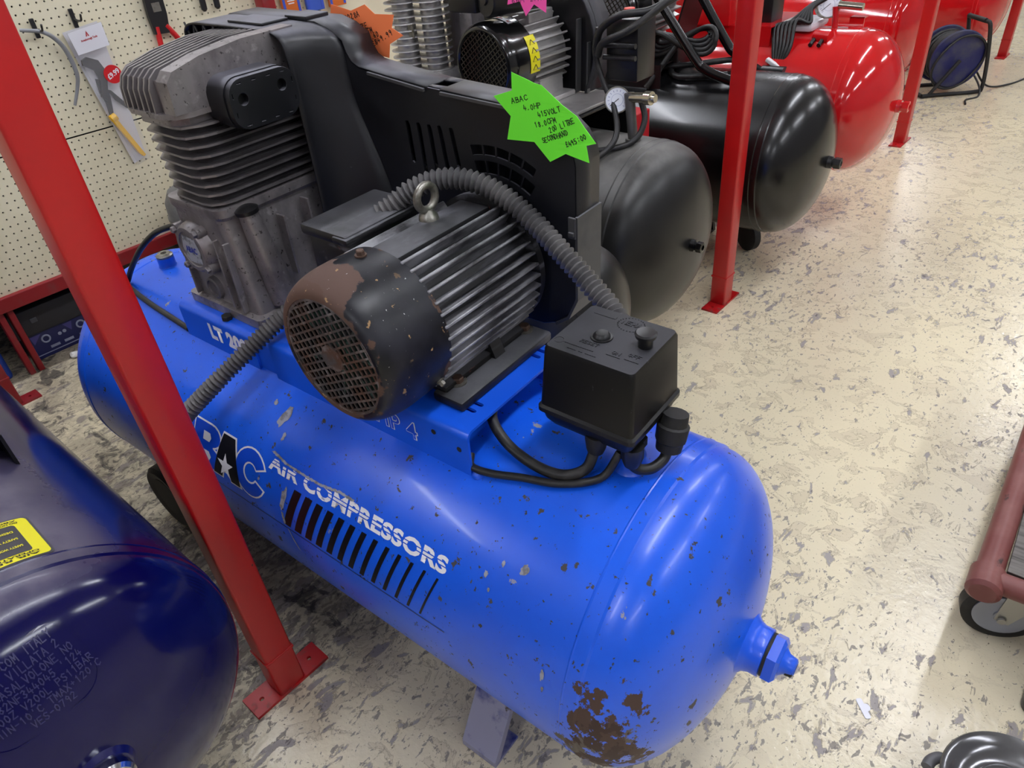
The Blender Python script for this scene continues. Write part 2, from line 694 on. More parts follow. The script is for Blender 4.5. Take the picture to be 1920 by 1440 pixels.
M_rtank = mat('glossy_red_tank_paint', (196, 20, 24), 0.10, coat=0.5, layers=[((180, 18, 24), 2.0, 0.4, 0.7, None)])
M_post = mat('red_rack_paint', (182, 18, 20), 0.34, layers=[((166, 20, 26), 3.0, 0.4, 0.7, 0.4), ((52, 40, 36), (60, 60, 22), 0.735, 0.75, 0.7), ((120, 66, 62), (50, 50, 40), 0.55, 0.75, 0.7, ('Z', 0.16, 0.0))], coat=0.12, bump=(140.0, 0.06, 0.001))
M_post_dull = mat('dusty_red_rack_paint', (140, 20, 28), 0.5, layers=[((120, 60, 60), 20.0, 0.5, 0.75, 0.7)])
M_plastic = mat('black_guard_plastic', (14, 15, 19), 0.36, layers=[((26, 27, 33), 7.0, 0.4, 0.75, 0.48), ((100, 100, 108), (190, 190, 130), 0.735, 0.76, 0.7)], dust_sheen=((118, 118, 128), 0.8, 0.55))  # upward faces greyed for dust and for ceiling sheen put into the colour
M_plastic2 = mat('grey_guard_plastic', (66, 66, 66), 0.5, layers=[((46, 46, 48), 8.0, 0.45, 0.7, 0.6)], dust_sheen=((118, 118, 124), 0.6, 0.6))
M_box = mat('black_switch_plastic', (10, 10, 11), 0.36, layers=[((70, 70, 74), (120, 120, 70), 0.69, 0.72, 0.6)], dust_sheen=((66, 66, 72), 0.6, 0.7), bump=(300.0, 0.05, 0.0006), spec=0.35)
M_black = mat('black_plastic', (17, 17, 19), 0.35)
M_rubber = mat('black_rubber', (20, 20, 21), 0.6, layers=[((48, 46, 44), 40.0, 0.55, 0.7, 0.8)])
M_void = mat('dark_steel_and_shade', (18, 17, 17), 0.7)  # dark steel parts, also the painted shade behind the peg holes
M_conduit = mat('grey_conduit', (76, 75, 77), 0.42, layers=[((104, 102, 102), 18.0, 0.45, 0.7, 0.75)], dust_sheen=((122, 118, 116), 0.45, 0.3))
M_alu = mat('cast_aluminium', (140, 135, 136), 0.42, 0.6, layers=[((106, 101, 103), (22, 22, 16), 0.44, 0.70, 0.55), ((168, 164, 163), (40, 40, 40), 0.60, 0.72, 0.48), ((56, 52, 52), (110, 110, 110), 0.62, 0.68, 0.7)], bump=(220.0, 0.12, 0.0008))
M_aludark = mat('dirty_aluminium', (140, 136, 138), 0.4, 0.7, layers=[((92, 88, 90), 14.0, 0.45, 0.7, 0.55)], bump=(200.0, 0.1, 0.0008))
M_alulight = mat('bright_aluminium', (186, 184, 182), 0.36, 0.6, layers=[((150, 148, 148), 10.0, 0.45, 0.7, 0.5)])
M_motor = mat('black_motor_paint', (20, 20, 22), 0.5, layers=[((84, 84, 90), (26, 8, 60), 0.54, 0.68, 0.6), ((112, 66, 62), (60, 30, 60), 0.70, 0.73, 0.7)], dust_sheen=((120, 120, 126), 0.45, 0.5))
M_fin = mat('worn_fin_paint', (60, 58, 62), 0.42, 0.3, layers=[((150, 150, 155), (30, 9, 30), 0.42, 0.62, 0.5), ((120, 70, 66), (44, 20, 44), 0.70, 0.74, 0.7)])
M_cowl = mat('rusty_black_cowl', (13, 14, 20), 0.36, layers=[
    ((30, 30, 40), 12.0, 0.45, 0.7, 0.5),
    ((92, 74, 56), (26, 26, 26), 0.635, 0.65, 0.8),
    ((86, 66, 58), (13, 13, 13), 0.36, 0.375, 0.85, [('Y', -0.085, -0.135), ('Z', 0.34, 0.43), ('X', 0.29, 0.23)]),
    ((84, 62, 52), (16, 16, 16), 0.49, 0.505, 0.85, [('Y', -0.135, -0.168)]),
    ((82, 62, 52), (30, 30, 30), 0.52, 0.535, 0.85, [('Y', -0.100, -0.078)]),
    ((150, 120, 84), (70, 70, 70), 0.66, 0.67, 0.8),
    ((190, 190, 190), 200.0, 0.70, 0.71, 0.6)], bump=(120.0, 0.1, 0.001), spec=0.4)
M_grille = mat('rusty_grille', (74, 72, 72), 0.55, 0.3, layers=[((86, 60, 48), 30.0, 0.45, 0.6, 0.8), ((120, 118, 118), 60.0, 0.5, 0.7, 0.5)])
M_fan = mat('green_fan_plastic', (58, 92, 80), 0.6, layers=[((60, 60, 62), 25.0, 0.4, 0.6, 0.7)])
M_steel = mat('zinc_steel', (150, 148, 140), 0.35, 0.85, layers=[((96, 92, 84), 60.0, 0.45, 0.7, 0.5)])
M_rustbolt = mat('rusty_bolt', (92, 72, 62), 0.6, 0.5)
M_chrome = mat('chrome', (210, 212, 215), 0.08, 1.0)
M_brass = mat('nickel_brass', (190, 184, 168), 0.2, 0.9)
M_white = mat('white_print', (226, 226, 232), 0.5, layers=[((150, 160, 200), 70.0, 0.64, 0.68, 0.5)])
M_blackprint = mat('black_print', (12, 12, 16), 0.35, layers=[((56, 56, 66), (140, 140, 60), 0.66, 0.72, 0.5)])
M_bluedecal = mat('blue_decal', (16, 74, 208), 0.3)
M_yellow = mat('yellow_label', (226, 218, 18), 0.35)
M_labelgrey = mat('dark_label_print', (46, 46, 56), 0.4)
M_ink = mat('black_ink', (14, 16, 20), 0.6)
M_green = mat('fluorescent_green_card', (118, 255, 58), 0.65)
M_orange = mat('fluorescent_orange_card', (255, 134, 78), 0.65)
M_pink = mat('fluorescent_pink_card', (255, 88, 172), 0.65)
M_peg = mat('cream_pegboard', (226, 219, 190), 0.5, layers=[((206, 196, 166), 2.0, 0.5, 0.75, None), ((150, 112, 84), (9, 5, 40), 0.72, 0.78, None)])
M_wall = mat('painted_wall', (132, 130, 134), 0.7)
M_ceil = mat('white_ceiling', (170, 170, 176), 0.8)
M_cable = mat('black_cable', (20, 20, 22), 0.45, layers=[((52, 50, 48), 50.0, 0.5, 0.7, 0.6)])
M_footplate = mat('lavender_primer', (150, 150, 176), 0.5, layers=[((50, 60, 130), 14.0, 0.5, 0.65, 0.5), ((70, 62, 58), 40.0, 0.62, 0.68, 0.7)])

# ------------------------------------------------------------------ the room
FLOOR_X0, FLOOR_X1, FLOOR_Y0, FLOOR_Y1, CEIL = -3.2, 4.2, -3.4, 13.0, 2.66


def slab(name, c, s, m):
    bm = new_bm()
    box(bm, c, s)
    return struct(obj(name, bm, m))


cx, cy = (FLOOR_X0 + FLOOR_X1) / 2, (FLOOR_Y0 + FLOOR_Y1) / 2
LX, LY = FLOOR_X1 - FLOOR_X0, FLOOR_Y1 - FLOOR_Y0
slab('floor', (cx, cy, -0.05), (LX + 0.2, LY + 0.2, 0.1), M_floor)
slab('ceiling', (cx, cy, CEIL + 0.05), (LX + 0.2, LY + 0.2, 0.1), M_ceil)
slab('wall_back', (FLOOR_X0 - 0.05, cy, CEIL / 2), (0.1, LY, CEIL), M_wall)
slab('wall_front', (FLOOR_X1 + 0.05, cy, CEIL / 2), (0.1, LY, CEIL), M_wall)
slab('wall_left', (cx, FLOOR_Y0 - 0.05, CEIL / 2), (LX, 0.1, CEIL), M_wall)
slab('wall_right', (cx, FLOOR_Y1 + 0.05, CEIL / 2), (LX, 0.1, CEIL), M_wall)

# ceiling lights: rows of fluorescent battens running along the aisle
M_tube = emat('fluorescent_diffuser', (244, 247, 255), TUBE_STRENGTH)
bmb = new_bm()
box(bmb, (0, 0, -0.02), (0.075, 1.54, 0.04), 0.004)
bmd = new_bm()
prism(bmd, [(-0.04, 0)] + [(-0.04 * math.cos(math.pi * k / 10), -0.012 - 0.033 * math.sin(math.pi * k / 10)) for k in range(11)] + [(0.04, 0)],
      lambda a, b, t: (a, t, b - 0.04), -0.76, 0.76)
ROWS = {-2.3: 'row over the pegboard', 0.0: 'row over the aisle', 2.4: 'row over the far side of the aisle'}
body0 = dif0 = None
for rx, rn in ROWS.items():
    for ry, wh_ in ((-2.4, 'first'), (0.75, 'second'), (3.05, 'third'), (6.1, 'fourth'), (9.4, 'fifth')):
        t = thing('ceiling_light', 'white fluorescent ceiling batten, ' + wh_ + ' in the ' + rn, 'light', (rx, ry, CEIL), group='ceiling battens, ' + rn)
        if body0 is None:
            body0 = obj('batten_body', bmb, M_ceil, t, 30)
            dif0 = obj('diffuser', bmd, M_tube, t, 40)
        else:
            inst(body0, 'batten_body', t)
            inst(dif0, 'diffuser', t)

# ------------------------------------------------------------------ pegboard back panel
PX = -2.48
PITCHH = 0.0215


def pegpanel(y0, y1, z0, z1):
    bm = new_bm()
    ny, nz = int(round((y1 - y0) / PITCHH)), int(round((z1 - z0) / PITCHH))
    ry, rz = (y1 - y0) / ny, (z1 - z0) / nz
    hr = 0.0028
    grid = [[bm.verts.new((PX, y0 + i * ry, z0 + j * rz)) for j in range(nz + 1)] for i in range(ny + 1)]
    for i in range(ny):
        for j in range(nz):
            cyy, czz = y0 + (i + .5) * ry, z0 + (j + .5) * rz
            ring = [bm.verts.new((PX, cyy + hr * math.cos(math.radians(45 + 45 * k)), czz + hr * math.sin(math.radians(45 + 45 * k)))) for k in range(8)]
            inn = [bm.verts.new((PX - 0.006, v.co.y, v.co.z)) for v in ring]
            c4 = [grid[i + 1][j + 1], grid[i][j + 1], grid[i][j], grid[i + 1][j]]
            for k in range(4):
                bm.faces.new((c4[k], c4[(k + 1) % 4], ring[(2 * k + 2) % 8], ring[2 * k + 1], ring[2 * k]))
            for k in range(8):
                bm.faces.new((ring[k], ring[(k + 1) % 8], inn[(k + 1) % 8], inn[k]))
    return bm


bm = new_bm()
box(bm, (PX - 0.03, 1.6, 1.05), (0.02, 8.0, 1.6))  # dark sheet behind the peg holes, its colour standing in for their shade
back = struct(obj('wall_display', bm, M_void), 'cream pegboard back panel of the display, full of small holes')
obj('pegboard_panel', pegpanel(-0.75, 1.72, 0.272, 0.645), M_peg, back)
obj('pegboard_panel', pegpanel(-0.75, 1.72, 0.649, 1.165), M_peg, back)
bm = new_bm()
box(bm, (PX - 0.004, 1.6, 1.51), (0.008, 8, 0.68))
box(bm, (PX - 0.004, 3.67, 0.72), (0.008, 3.86, 0.88))
box(bm, (PX - 0.004, -1.58, 0.72), (0.008, 1.64, 0.88))
obj('pegboard_panel', bm, M_peg, back)
bm = new_bm()
box(bm, (PX - 0.005, 1.6, 0.2505), (0.04, 8.0, 0.045), 0.003)
struct(obj('trim_1', bm, M_post_dull), 'dull red steel rail along the foot of the pegboard')
bm = new_bm()
box(bm, (PX - 0.35, 1.6, 0.262), (0.64, 8.0, 0.02))
obj('cavity_shade_board', bm, M_void, back)  # hidden board added to block light and keep the space below dark


# ------------------------------------------------------------------ red rack uprights
def rack_post(label, x, y0, y1, h=2.3, plate_on=True, wx=0.05, m=None, rear=False):
    """x is the aisle-side face, y0..y1 the width"""
    m = m or M_post
    t = thing('rack_upright', label, 'rack post', (x - wx / 2, (y0 + y1) / 2, 0), group='red rack uprights')
    bm = new_bm()
    box(bm, (0, 0, h / 2 + 0.003), (wx, y1 - y0, h), 0.005, 3)
    obj('post', bm, m, t, 30)
    bm = new_bm()
    box(bm, (0, 0, 0.1), (wx + 0.003, y1 - y0 + 0.003, 0.006), 0.001)
    obj('weld_bead', bm, m, t)
    if plate_on:
        bm = new_bm()
        hw = 0.0775 if not rear else 0.08
        plate(bm, [(-wx / 2 - 0.001, -hw), (wx / 2 + 0.002, -hw), (wx / 2 + 0.002, hw), (-wx / 2 - 0.001, hw)],
              [circ(0, -hw + 0.025, 0.0045, 10), circ(0, hw - 0.025, 0.0045, 10)], lambda a, b, c: (a, b, 0.003 + c), 0.006)
        obj('base_plate', bm, m, t)
    return t


rack_post('nearest red steel upright, in front of the blue compressor', -0.864, 0.202, 0.256)
rack_post('red steel upright between the dusty grey and satin black tanks', -0.863, 1.892, 1.946)
rack_post('red steel upright right of the glossy red tank', -0.876, 3.683, 3.737)
rack_post('farthest red steel upright, behind the cable reel', -0.858, 5.543, 5.597)
rack_post('dull red rear upright with a floor plate, at the left edge', -2.326, 0.208, 0.262, m=M_post_dull)
t = thing('rail_leg', 'slim dull red leg holding up the rail under the pegboard', 'leg', (-2.5, 0.36, 0))
for dy in (-0.014, 0.014):
    bm = new_bm()
    box(bm, (0, dy, 0.116), (0.03, 0.018, 0.232), 0.003)
    obj('bar', bm, M_post_dull, t, 30)
rack_post('dull red rear upright beside the orange and blue packets', -2.40, 1.46, 1.51, m=M_post_dull)


# ------------------------------------------------------------------ tanks
def tank_bm(R, xa, xb, h, seg=96, step=0.0025):
    prof = []
    n = 16
    for k in range(n + 1):
        a = math.pi / 2 * k / n
        prof.append((xa - h * math.cos(a), (R - step) * math.sin(a)))
    prof += [(xa + 0.003, R), (xa + 0.02, R), (xa + 0.0215, R + 0.0012), (xa + 0.0235, R)]
    for k in range(1, 8):
        prof.append((xa + 0.03 + (xb - xa - 0.06) * k / 8, R))
    prof += [(xb - 0.0235, R), (xb - 0.0215, R + 0.0012), (xb - 0.02, R), (xb - 0.003, R)]
    for k in range(n, -1, -1):
        a = math.pi / 2 * k / n
        prof.append((xb + h * math.cos(a), (R - step) * math.sin(a)))
    bm = new_bm()
    lathe(bm, prof, (0, 0, 0), (1, 0, 0), seg)
    return bm


def on_cyl(R, off=0.0, side=-1):
    """maps (u, arc length up from the horizontal) to the tank side facing -v (side=-1) or +v"""
    return lambda a, b, t: (a, side * (R + off + t) * math.cos(b / R), (R + off + t) * math.sin(b / R))


# ------------------------------------------------------------------ the blue compressor
BY, BT, BR = 0.066, -0.029, 0.236
BO = Vector((-0.9, 0.538, 0.355))
ux = Vector((math.cos(BY) * math.cos(BT), math.sin(BY) * math.cos(BT), math.sin(BT)))
vx = Vector((-math.sin(BY), math.cos(BY), 0))
wx_ = ux.cross(vx)
BM = Matrix((ux, vx, wx_)).transposed()
BH = 0.355
blue = thing('air_compressor', 'worn blue belt-driven air compressor with white side lettering and rusty motor', 'air compressor',
             BO - wx_ * BH, BM, offset=(0, 0, BH))
tank = obj('tank', tank_bm(BR, -0.592, 0.597, 0.122), M_blue, blue, 20)

# threaded bosses
bm = new_bm()
lathe(bm, [(0, 0.02), (0.006, 0.0165), (0.022, 0.0165)], (-0.525, -0.005, 0.232), (0, 0, 1), 24)
obj('boss', bm, M_blue2, tank, 40)
bm = new_bm()
lathe(bm, [(0, 0.0165), (0.004, 0.0165), (0.006, 0.013), (0.008, 0.012), (0.008, 0.006), (0.003, 0.005), (0.003, 0)], (-0.525, -0.005, 0.254), (0, 0, 1), 24)
obj('boss_plug', bm, M_steel, tank, 40)
bm = new_bm()
lathe(bm, [(0, 0.026), (0.004, 0.022), (0.012, 0.019), (0.020, 0.018), (0.021, 0.012)], (0.534, -0.004, 0.233), (0, 0, 1), 28)
obj('boss', bm, M_blue2, tank, 40)
bm = new_bm()
lathe(bm, [(0, 0.009), (0.006, 0.008), (0.009, 0.004), (0.009, 0)], (0.366, -0.106, 0.208), (0.0, -.5, .8), 14)
obj('weld_spot', bm, M_blue2, tank, 50)
# end plug
bm = new_bm()
lathe(bm, [(0, 0.047), (0.010, 0.036), (0.018, 0.033), (0.030, 0.033), (0.031, 0.028)], (0.713, 0, 0), (1, 0, 0), 36)
obj('end_boss', bm, M_blue2, tank, 35)
bm = new_bm()
lathe(bm, [(0, 0.030), (0.004, 0.030)], (0.744, 0, 0), (1, 0, 0), 30)
obj('thread_tape', bm, M_rubber, tank, 40)
bm = new_bm()
lathe(bm, [(0, 0.034), (0.012, 0.034), (0.016, 0.028)], (0.748, 0, 0), (1, 0, 0), 6, xdir=(0, 0.3, 1))
lathe(bm, [(0.014, 0.022), (0.022, 0.014), (0.032, 0.012), (0.034, 0.009), (0.034, 0)], (0.748, 0, 0), (1, 0, 0), 20)
obj('hex_plug', bm, M_blue2, tank, 35)
bm = new_bm()
lathe(bm, [(0, 0.0135), (0.008, 0.0125), (0.010, 0.008), (0.010, 0)], (0.772, 0, -0.002), (1, 0, -0.05), 16)
obj('drain_tip', bm, M_void, tank, 35)

# front feet and rear wheels
for s in (-1, 1):
    bm = new_bm()
    prof = [(-0.125, -0.192), (-0.135, -0.190), (-0.212, -0.328), (-0.212, -0.3435), (-0.15, -0.3435), (-0.15, -0.3375), (-0.200, -0.3375)]
    prism(bm, [(s * -a * -1, b) for a, b in prof], lambda a, b, t: (t, a, b), 0.355, 0.425)
    fo = obj('foot', bm, M_footplate, blue)
    bm = new_bm()
    prism(bm, [(s * 0.13, -0.192), (s * 0.206, -0.33), (s * 0.10, -0.213)], lambda a, b, t: (t, a, b), 0.355, 0.360)
    obj('gusset', bm, M_footplate, fo)
    wh = new_bm()
    lathe(wh, [(-0.02, 0.03), (-0.02, 0.055), (-0.022, 0.06), (-0.024, 0.075), (-0.016, 0.083), (0.016, 0.083), (0.024, 0.075), (0.022, 0.06), (0.02, 0.055), (0.02, 0.03)], (-0.545, s * 0.172, -0.286), (0, 1, 0), 40)
    wo = obj('wheel', wh, M_rubber, blue, 35)
    bm = new_bm()
    lathe(bm, [(-0.021, 0.0), (-0.021, 0.054), (0.021, 0.054), (0.021, 0.0)], (-0.545, s * 0.172, -0.286), (0, 1, 0), 24)
    obj('wheel_hub', bm, M_void, wo, 35)
bm = new_bm()
cyl(bm, (-0.545, -0.17, -0.286), (-0.545, 0.17, -0.286), 0.009)
box(bm, (-0.545, -0.09, -0.25), (0.05, 0.006, 0.09))
box(bm, (-0.545, 0.09, -0.25), (0.05, 0.006, 0.09))
obj('axle', bm, M_blue2, blue, 30)

# lettering and stripes on the side
R_ = BR
arc = lambda deg: math.radians(deg) * R_


def side_obj(name, bm, m, off, parent=tank):
    slice_y(bm, 0.004)
    remap(bm, on_cyl(R_, off))
    return obj(name, bm, m, parent)


bm = text_bm('AIR COMPRESSORS', 0.03, offset=0.0013, spacing=1.08)
fit_bm(bm, 0.012, 0.380, arc(29.2), arc(35.2))
top, bot = arc(35.2), arc(29.2)
for fr in (0.40, 0.62):
    y0 = bot + (top - bot) * fr
    for y in (y0, y0 + 0.0016):
        bmesh.ops.bisect_plane(bm, geom=bm.verts[:] + bm.edges[:] + bm.faces[:], plane_co=(0, y, 0), plane_no=(0, 1, 0))
    kill = [f for f in bm.faces if y0 < f.calc_center_median().y < y0 + 0.0016]
    bmesh.ops.delete(bm, geom=kill, context='FACES')
# the upper edge of the first letters has been scraped away
kill_line = lambda x: arc(34.2) - (0.0 if x > 0.19 else 0.006) + 0.003 * math.sin(x * 60)
for y in [bot + (top - bot) * k / 14 for k in range(1, 14)]:
    bmesh.ops.bisect_plane(bm, geom=bm.verts[:] + bm.edges[:] + bm.faces[:], plane_co=(0, y, 0), plane_no=(0, 1, 0))
kill = [f for f in bm.faces if f.calc_center_median().x < 0.15 and f.calc_center_median().y > arc(33.6) + 0.002 * math.sin(f.calc_center_median().x * 90)]
bmesh.ops.delete(bm, geom=kill, context='FACES')
# scale of letters grows a little toward the bottom right as the decal is set askew
side_obj('lettering', bm, M_white, 0.0006)
bm = new_bm()
nb = 13
for i in range(nb):
    f = i / (nb - 1)
    u0 = 0.070 + 0.290 * (f ** 0.97)
    wdt = 0.0165 * (1 - f) + 0.0036 * f
    yb, yt = arc(9.5), arc(27.0)
    sh = 0.024
    n = 12
    L_, R2 = [], []
    for k in range(n + 1):
        y = yb + (yt - yb) * k / n
        x = u0 - 0.016 + sh * k / n
        L_.append(bm.verts.new(on_cyl(R_, 0.0006)(x, y, 0)))
        R2.append(bm.verts.new(on_cyl(R_, 0.0006)(x + wdt, y, 0)))
    for k in range(n):
        bm.faces.new((L_[k], R2[k], R2[k + 1], L_[k + 1]))
obj('stripes', bm, M_blackprint, tank)


def letter(outer, holes, u0, y0, w, h, off, m, name, grow=0.0):
    """letters drawn on a unit box"""
    bm = new_bm()
    f2 = lambda a, b, t: (u0 + a * w, y0 + b * h, 0)
    plate(bm, outer, holes, f2, 0.0)
    bmesh.ops.remove_doubles(bm, verts=bm.verts, dist=1e-7)
    return side_obj(name, bm, m, off)


def offs(poly, d, w, h):
    """grow a polygon by d metres (unit box w x h)"""
    P = [Vector((a * w, b * h)) for a, b in poly]
    n = len(P)
    area = sum(P[i].x * P[(i + 1) % n].y - P[(i + 1) % n].x * P[i].y for i in range(n))
    sg = 1 if area > 0 else -1
    out = []
    for i in range(n):
        e1 = (P[i] - P[i - 1]).normalized()
        e2 = (P[(i + 1) % n] - P[i]).normalized()
        n1 = Vector((e1.y, -e1.x)) * sg
        n2 = Vector((e2.y, -e2.x)) * sg
        b = (n1 + n2)
        b = b.normalized() if b.length > 1e-6 else n1
        k = d / max(0.45, b.dot(n1))
        q = P[i] + b * k
        out.append((q.x / w, q.y / h))
    return out


def arcp(cx, cy, rx, ry, a0, a1, n=8):
    return [(cx + rx * math.cos(math.radians(a0 + (a1 - a0) * k / n)), cy + ry * math.sin(math.radians(a0 + (a1 - a0) * k / n))) for k in range(n + 1)]


LB = [(0, 0), (0, 1)] + arcp(0.60, 0.76, 0.38, 0.24, 90, -70) + arcp(0.60, 0.26, 0.40, 0.26, 70, -90)
LBh = [[(0.36, 0.62), (0.36, 0.82), (0.60, 0.82), (0.66, 0.72), (0.60, 0.62)], [(0.36, 0.18), (0.36, 0.40), (0.60, 0.40), (0.68, 0.29), (0.60, 0.18)]]
LA = [(0, 0), (0.30, 1), (0.72, 1), (1.0, 0), (0.66, 0), (0.60, 0.16), (0.36, 0.16), (0.32, 0)]
LC = arcp(0.52, 0.5, 0.52, 0.52, 28, 332, 22) + arcp(0.52, 0.5, 0.24, 0.24, 325, 35, 14)
lw, lh = 0.074, arc(19.0)
ly = arc(13.2)
for nm, poly, x0, mm in (('logo_letter', LA, -0.258, M_blackprint), ('logo_letter', LB, -0.186, M_bluedecal), ('logo_letter', LA, -0.129, M_blackprint), ('logo_letter', LC, -0.068, M_bluedecal)):
    letter(offs(poly, 0.0030, lw, lh), [], x0, ly, lw, lh, 0.0005, M_white, 'logo_outline')
    letter(poly, [], x0, ly, lw, lh, 0.0010 if mm is M_bluedecal else 0.0013, mm, nm)
    if poly is LB:
        for hh in LBh:
            letter(hh, [], x0, ly, lw, lh, 0.0016, M_white, 'logo_counter')
star = []
for k in range(10):
    rr = 0.30 if k % 2 == 0 else 0.12
    a = math.radians(90 + 36 * k)
    star.append((0.46 + rr * math.cos(a), 0.30 + rr * 1.0 * math.sin(a)))
letter(star, [], -0.129, ly, lw, lh, 0.0019, M_white, 'logo_star')
# thin black edge of the decal
bm = new_bm()
for a, b in ((-0.27, 0.39),):
    q = [on_cyl(R_, 0.0005)(x, y, 0) for x, y in ((a, arc(8.0)), (b, arc(8.0)), (b, arc(8.35)), (a, arc(8.35)))]
    bm.faces.new([bm.verts.new(p) for p in q])
obj('decal_edge', bm, M_blackprint, tank)


# bare-metal scrapes and paint blobs on the tank side
def blob(bm, u, deg, ru, ry, n=16, seed=0, rot=0.0):
    rnd = random.Random(seed)
    c = bm.verts.new(on_cyl(R_, 0.0008)(u, arc(deg), 0))
    ring = []
    for k in range(n):
        a = 2 * math.pi * k / n
        r = 1 + rnd.uniform(-0.3, 0.25)
        x, y = ru * r * math.cos(a), ry * r * math.sin(a)
        x, y = x * math.cos(rot) - y * math.sin(rot), x * math.sin(rot) + y * math.cos(rot)
        ring.append(bm.verts.new(on_cyl(R_, 0.0008)(u + x, arc(deg) + y, 0)))
    for k in range(n):
        bm.faces.new((c, ring[k], ring[(k + 1) % n]))


for k, (u, d, a, b, r) in enumerate([(0.012, 50, 0.008, 0.020, -0.35), (0.026, 43, 0.0035, 0.008, -0.2), (-0.02, 53, .004, .005, 0), (0.055, 21, 0.006, 0.022, -0.2), (0.055, 12, 0.003, 0.014, 0.2), (0.075, 3, 0.0016, 0.022, 0.5),
                                     (0.485, 44, .005, .008, -.4), (0.455, 42.5, .003, .0045, 0), (0.437, 37, .003, .005, 0), (0.447, 33, .002, .003, 0), (0.545, 17, .003, .008, 0), (0.548, 12, .002, .004, 0)]):
    bm = new_bm()
    blob(bm, u, d, a, b, seed=k, rot=r)
    obj('paint_scrape', bm, M_chip, tank)
bm = new_bm()
scr = [(0.02, 36.0), (0.05, 34.5), (0.09, 34.2), (0.13, 34.2), (0.17, 35.6), (0.20, 35.4)]
for k in range(len(scr) - 1):
    for q in range(4):
        f = q / 4
        blob(bm, scr[k][0] + (scr[k + 1][0] - scr[k][0]) * f, scr[k][1] + (scr[k + 1][1] - scr[k][1]) * f, 0.007, 0.0022, seed=40 + k * 4 + q)
obj('paint_scrape', bm, M_chip, tank)


# mounting brackets on top of the tank
def channel(bm, u0, u1, w_top, holes=(), vv=0.113, th=0.004, r=0.012):
    flat = vv - r
    outer = [(u0, -flat), (u1, -flat), (u1, flat), (u0, flat)]
    plate(bm, outer, holes, lambda a, b, t: (a, b, w_top - th / 2 + t), th)
    for s in (-1, 1):
        pr_o, pr_i = [], []
        for k in range(7):
            a = math.pi / 2 * k / 6
            pr_o.append((s * (flat + r * math.sin(a)), w_top - r + r * math.cos(a)))
            pr_i.append((s * (flat + (r - th) * math.sin(a)), w_top - r + (r - th) * math.cos(a)))
        zb = math.sqrt(BR ** 2 - vv ** 2) - 0.001
        pr_o.append((s * vv, zb))
        pr_i.append((s * (vv - th), zb))
        poly = pr_o + pr_i[::-1]
        prism(bm, poly, lambda a, b, t: (t, a, b), u0, u1)


def slot(cx_, cy_, l, w):
    out = []
    for k in range(7):
        a = math.radians(-90 + 180 * k / 6)
        out.append((cx_ + l / 2 + w / 2 * math.cos(a), cy_ + w / 2 * math.sin(a)))
    for k in range(7):
        a = math.radians(90 + 180 * k / 6)
        out.append((cx_ - l / 2 + w / 2 * math.cos(a), cy_ + w / 2 * math.sin(a)))
    return out


bm = new_bm()
channel(bm, -0.297, -0.09, 0.272)
obj('pump_bracket', bm, M_blue2, blue, 40)
bm = new_bm()
holes = []
for vy in (-0.071, -0.056, 0.075, 0.09):
    holes.append(slot(0.326, vy, 0.022, 0.0065))
    holes.append(slot(0.05, vy, 0.022, 0.0065))
channel(bm, -0.045, 0.359, 0.279, holes)
br2 = obj('motor_bracket', bm, M_blue2, blue, 40)
bm = new_bm()
box(bm, (-0.068, 0, 0.236), (0.05, 0.218, 0.05))
obj('bracket_bridge', bm, M_blue2, blue)
bm = new_bm()
for uu, ww in ((0.30, 0.257), (0.343, 0.247)):
    cyl(bm, (uu, -0.1135, ww), (uu, -0.1138, ww), 0.004, seg=12)
obj('rivet_hole', bm, M_void, br2)
# LT 200 and HP 4 lettering on the bracket faces
bm = text_bm('LT 200', 0.04, offset=0.0026, spacing=1.05)
fit_bm(bm, -0.215, -0.108, 0.226, 0.258)
remap(bm, lambda a, b, t: (a, -0.1136, b))
obj('lettering', bm, M_white, blue)
bm = text_bm('HP 4', 0.04, offset=0.0012)
fit_bm(bm, 0.185, 0.268, 0.224, 0.256)
remap(bm, lambda a, b, t: (a, -0.1136, b))
hp = obj('lettering', bm, M_white, blue)
bm = text_bm('HP 4', 0.04, offset=0.0001)
fit_bm(bm, 0.1865, 0.2665, 0.2255, 0.2545)
remap(bm, lambda a, b, t: (a, -0.1141, b))
obj('lettering_fill', bm, M_bluedecal, hp)

# ---- pump
PC = -0.187
bm = new_bm()


def ring_rect(u0, u1, v0, v1, w, r, n=4):
    pts = rrect((u0 + u1) / 2, (v0 + v1) / 2, u1 - u0, v1 - v0, r, n)
    return [(a, b, w) for a, b in pts]


def loft(bm, rings, cap=True):
    RR = [[bm.verts.new(p) for p in rg] for rg in rings]
    for A, B in zip(RR, RR[1:]):
        n = len(A)
        for i in range(n):
            j = (i + 1) % n
            bm.faces.new((A[i], A[j], B[j], B[i]))
    if cap:
        bm.faces.new(RR[0][::-1])
        bm.faces.new(RR[-1])


loft(bm, [ring_rect(-0.285, -0.086, -0.092, 0.12, 0.2725, 0.010), ring_rect(-0.285, -0.086, -0.092, 0.12, 0.288, 0.010),
          ring_rect(-0.275, -0.094, -0.082, 0.12, 0.291, 0.012), ring_rect(-0.268, -0.104, -0.080, 0.12, 0.33, 0.014),
          ring_rect(-0.260, -0.113, -0.082, 0.12, 0.39, 0.016), ring_rect(-0.254, -0.118, -0.084, 0.12, 0.445, 0.018),
          ring_rect(-0.258, -0.112, -0.088, 0.12, 0.452, 0.018), ring_rect(-0.258, -0.112, -0.088, 0.12, 0.464, 0.018)])
crank = obj('crankcase', bm, M_alu, blue, 35)
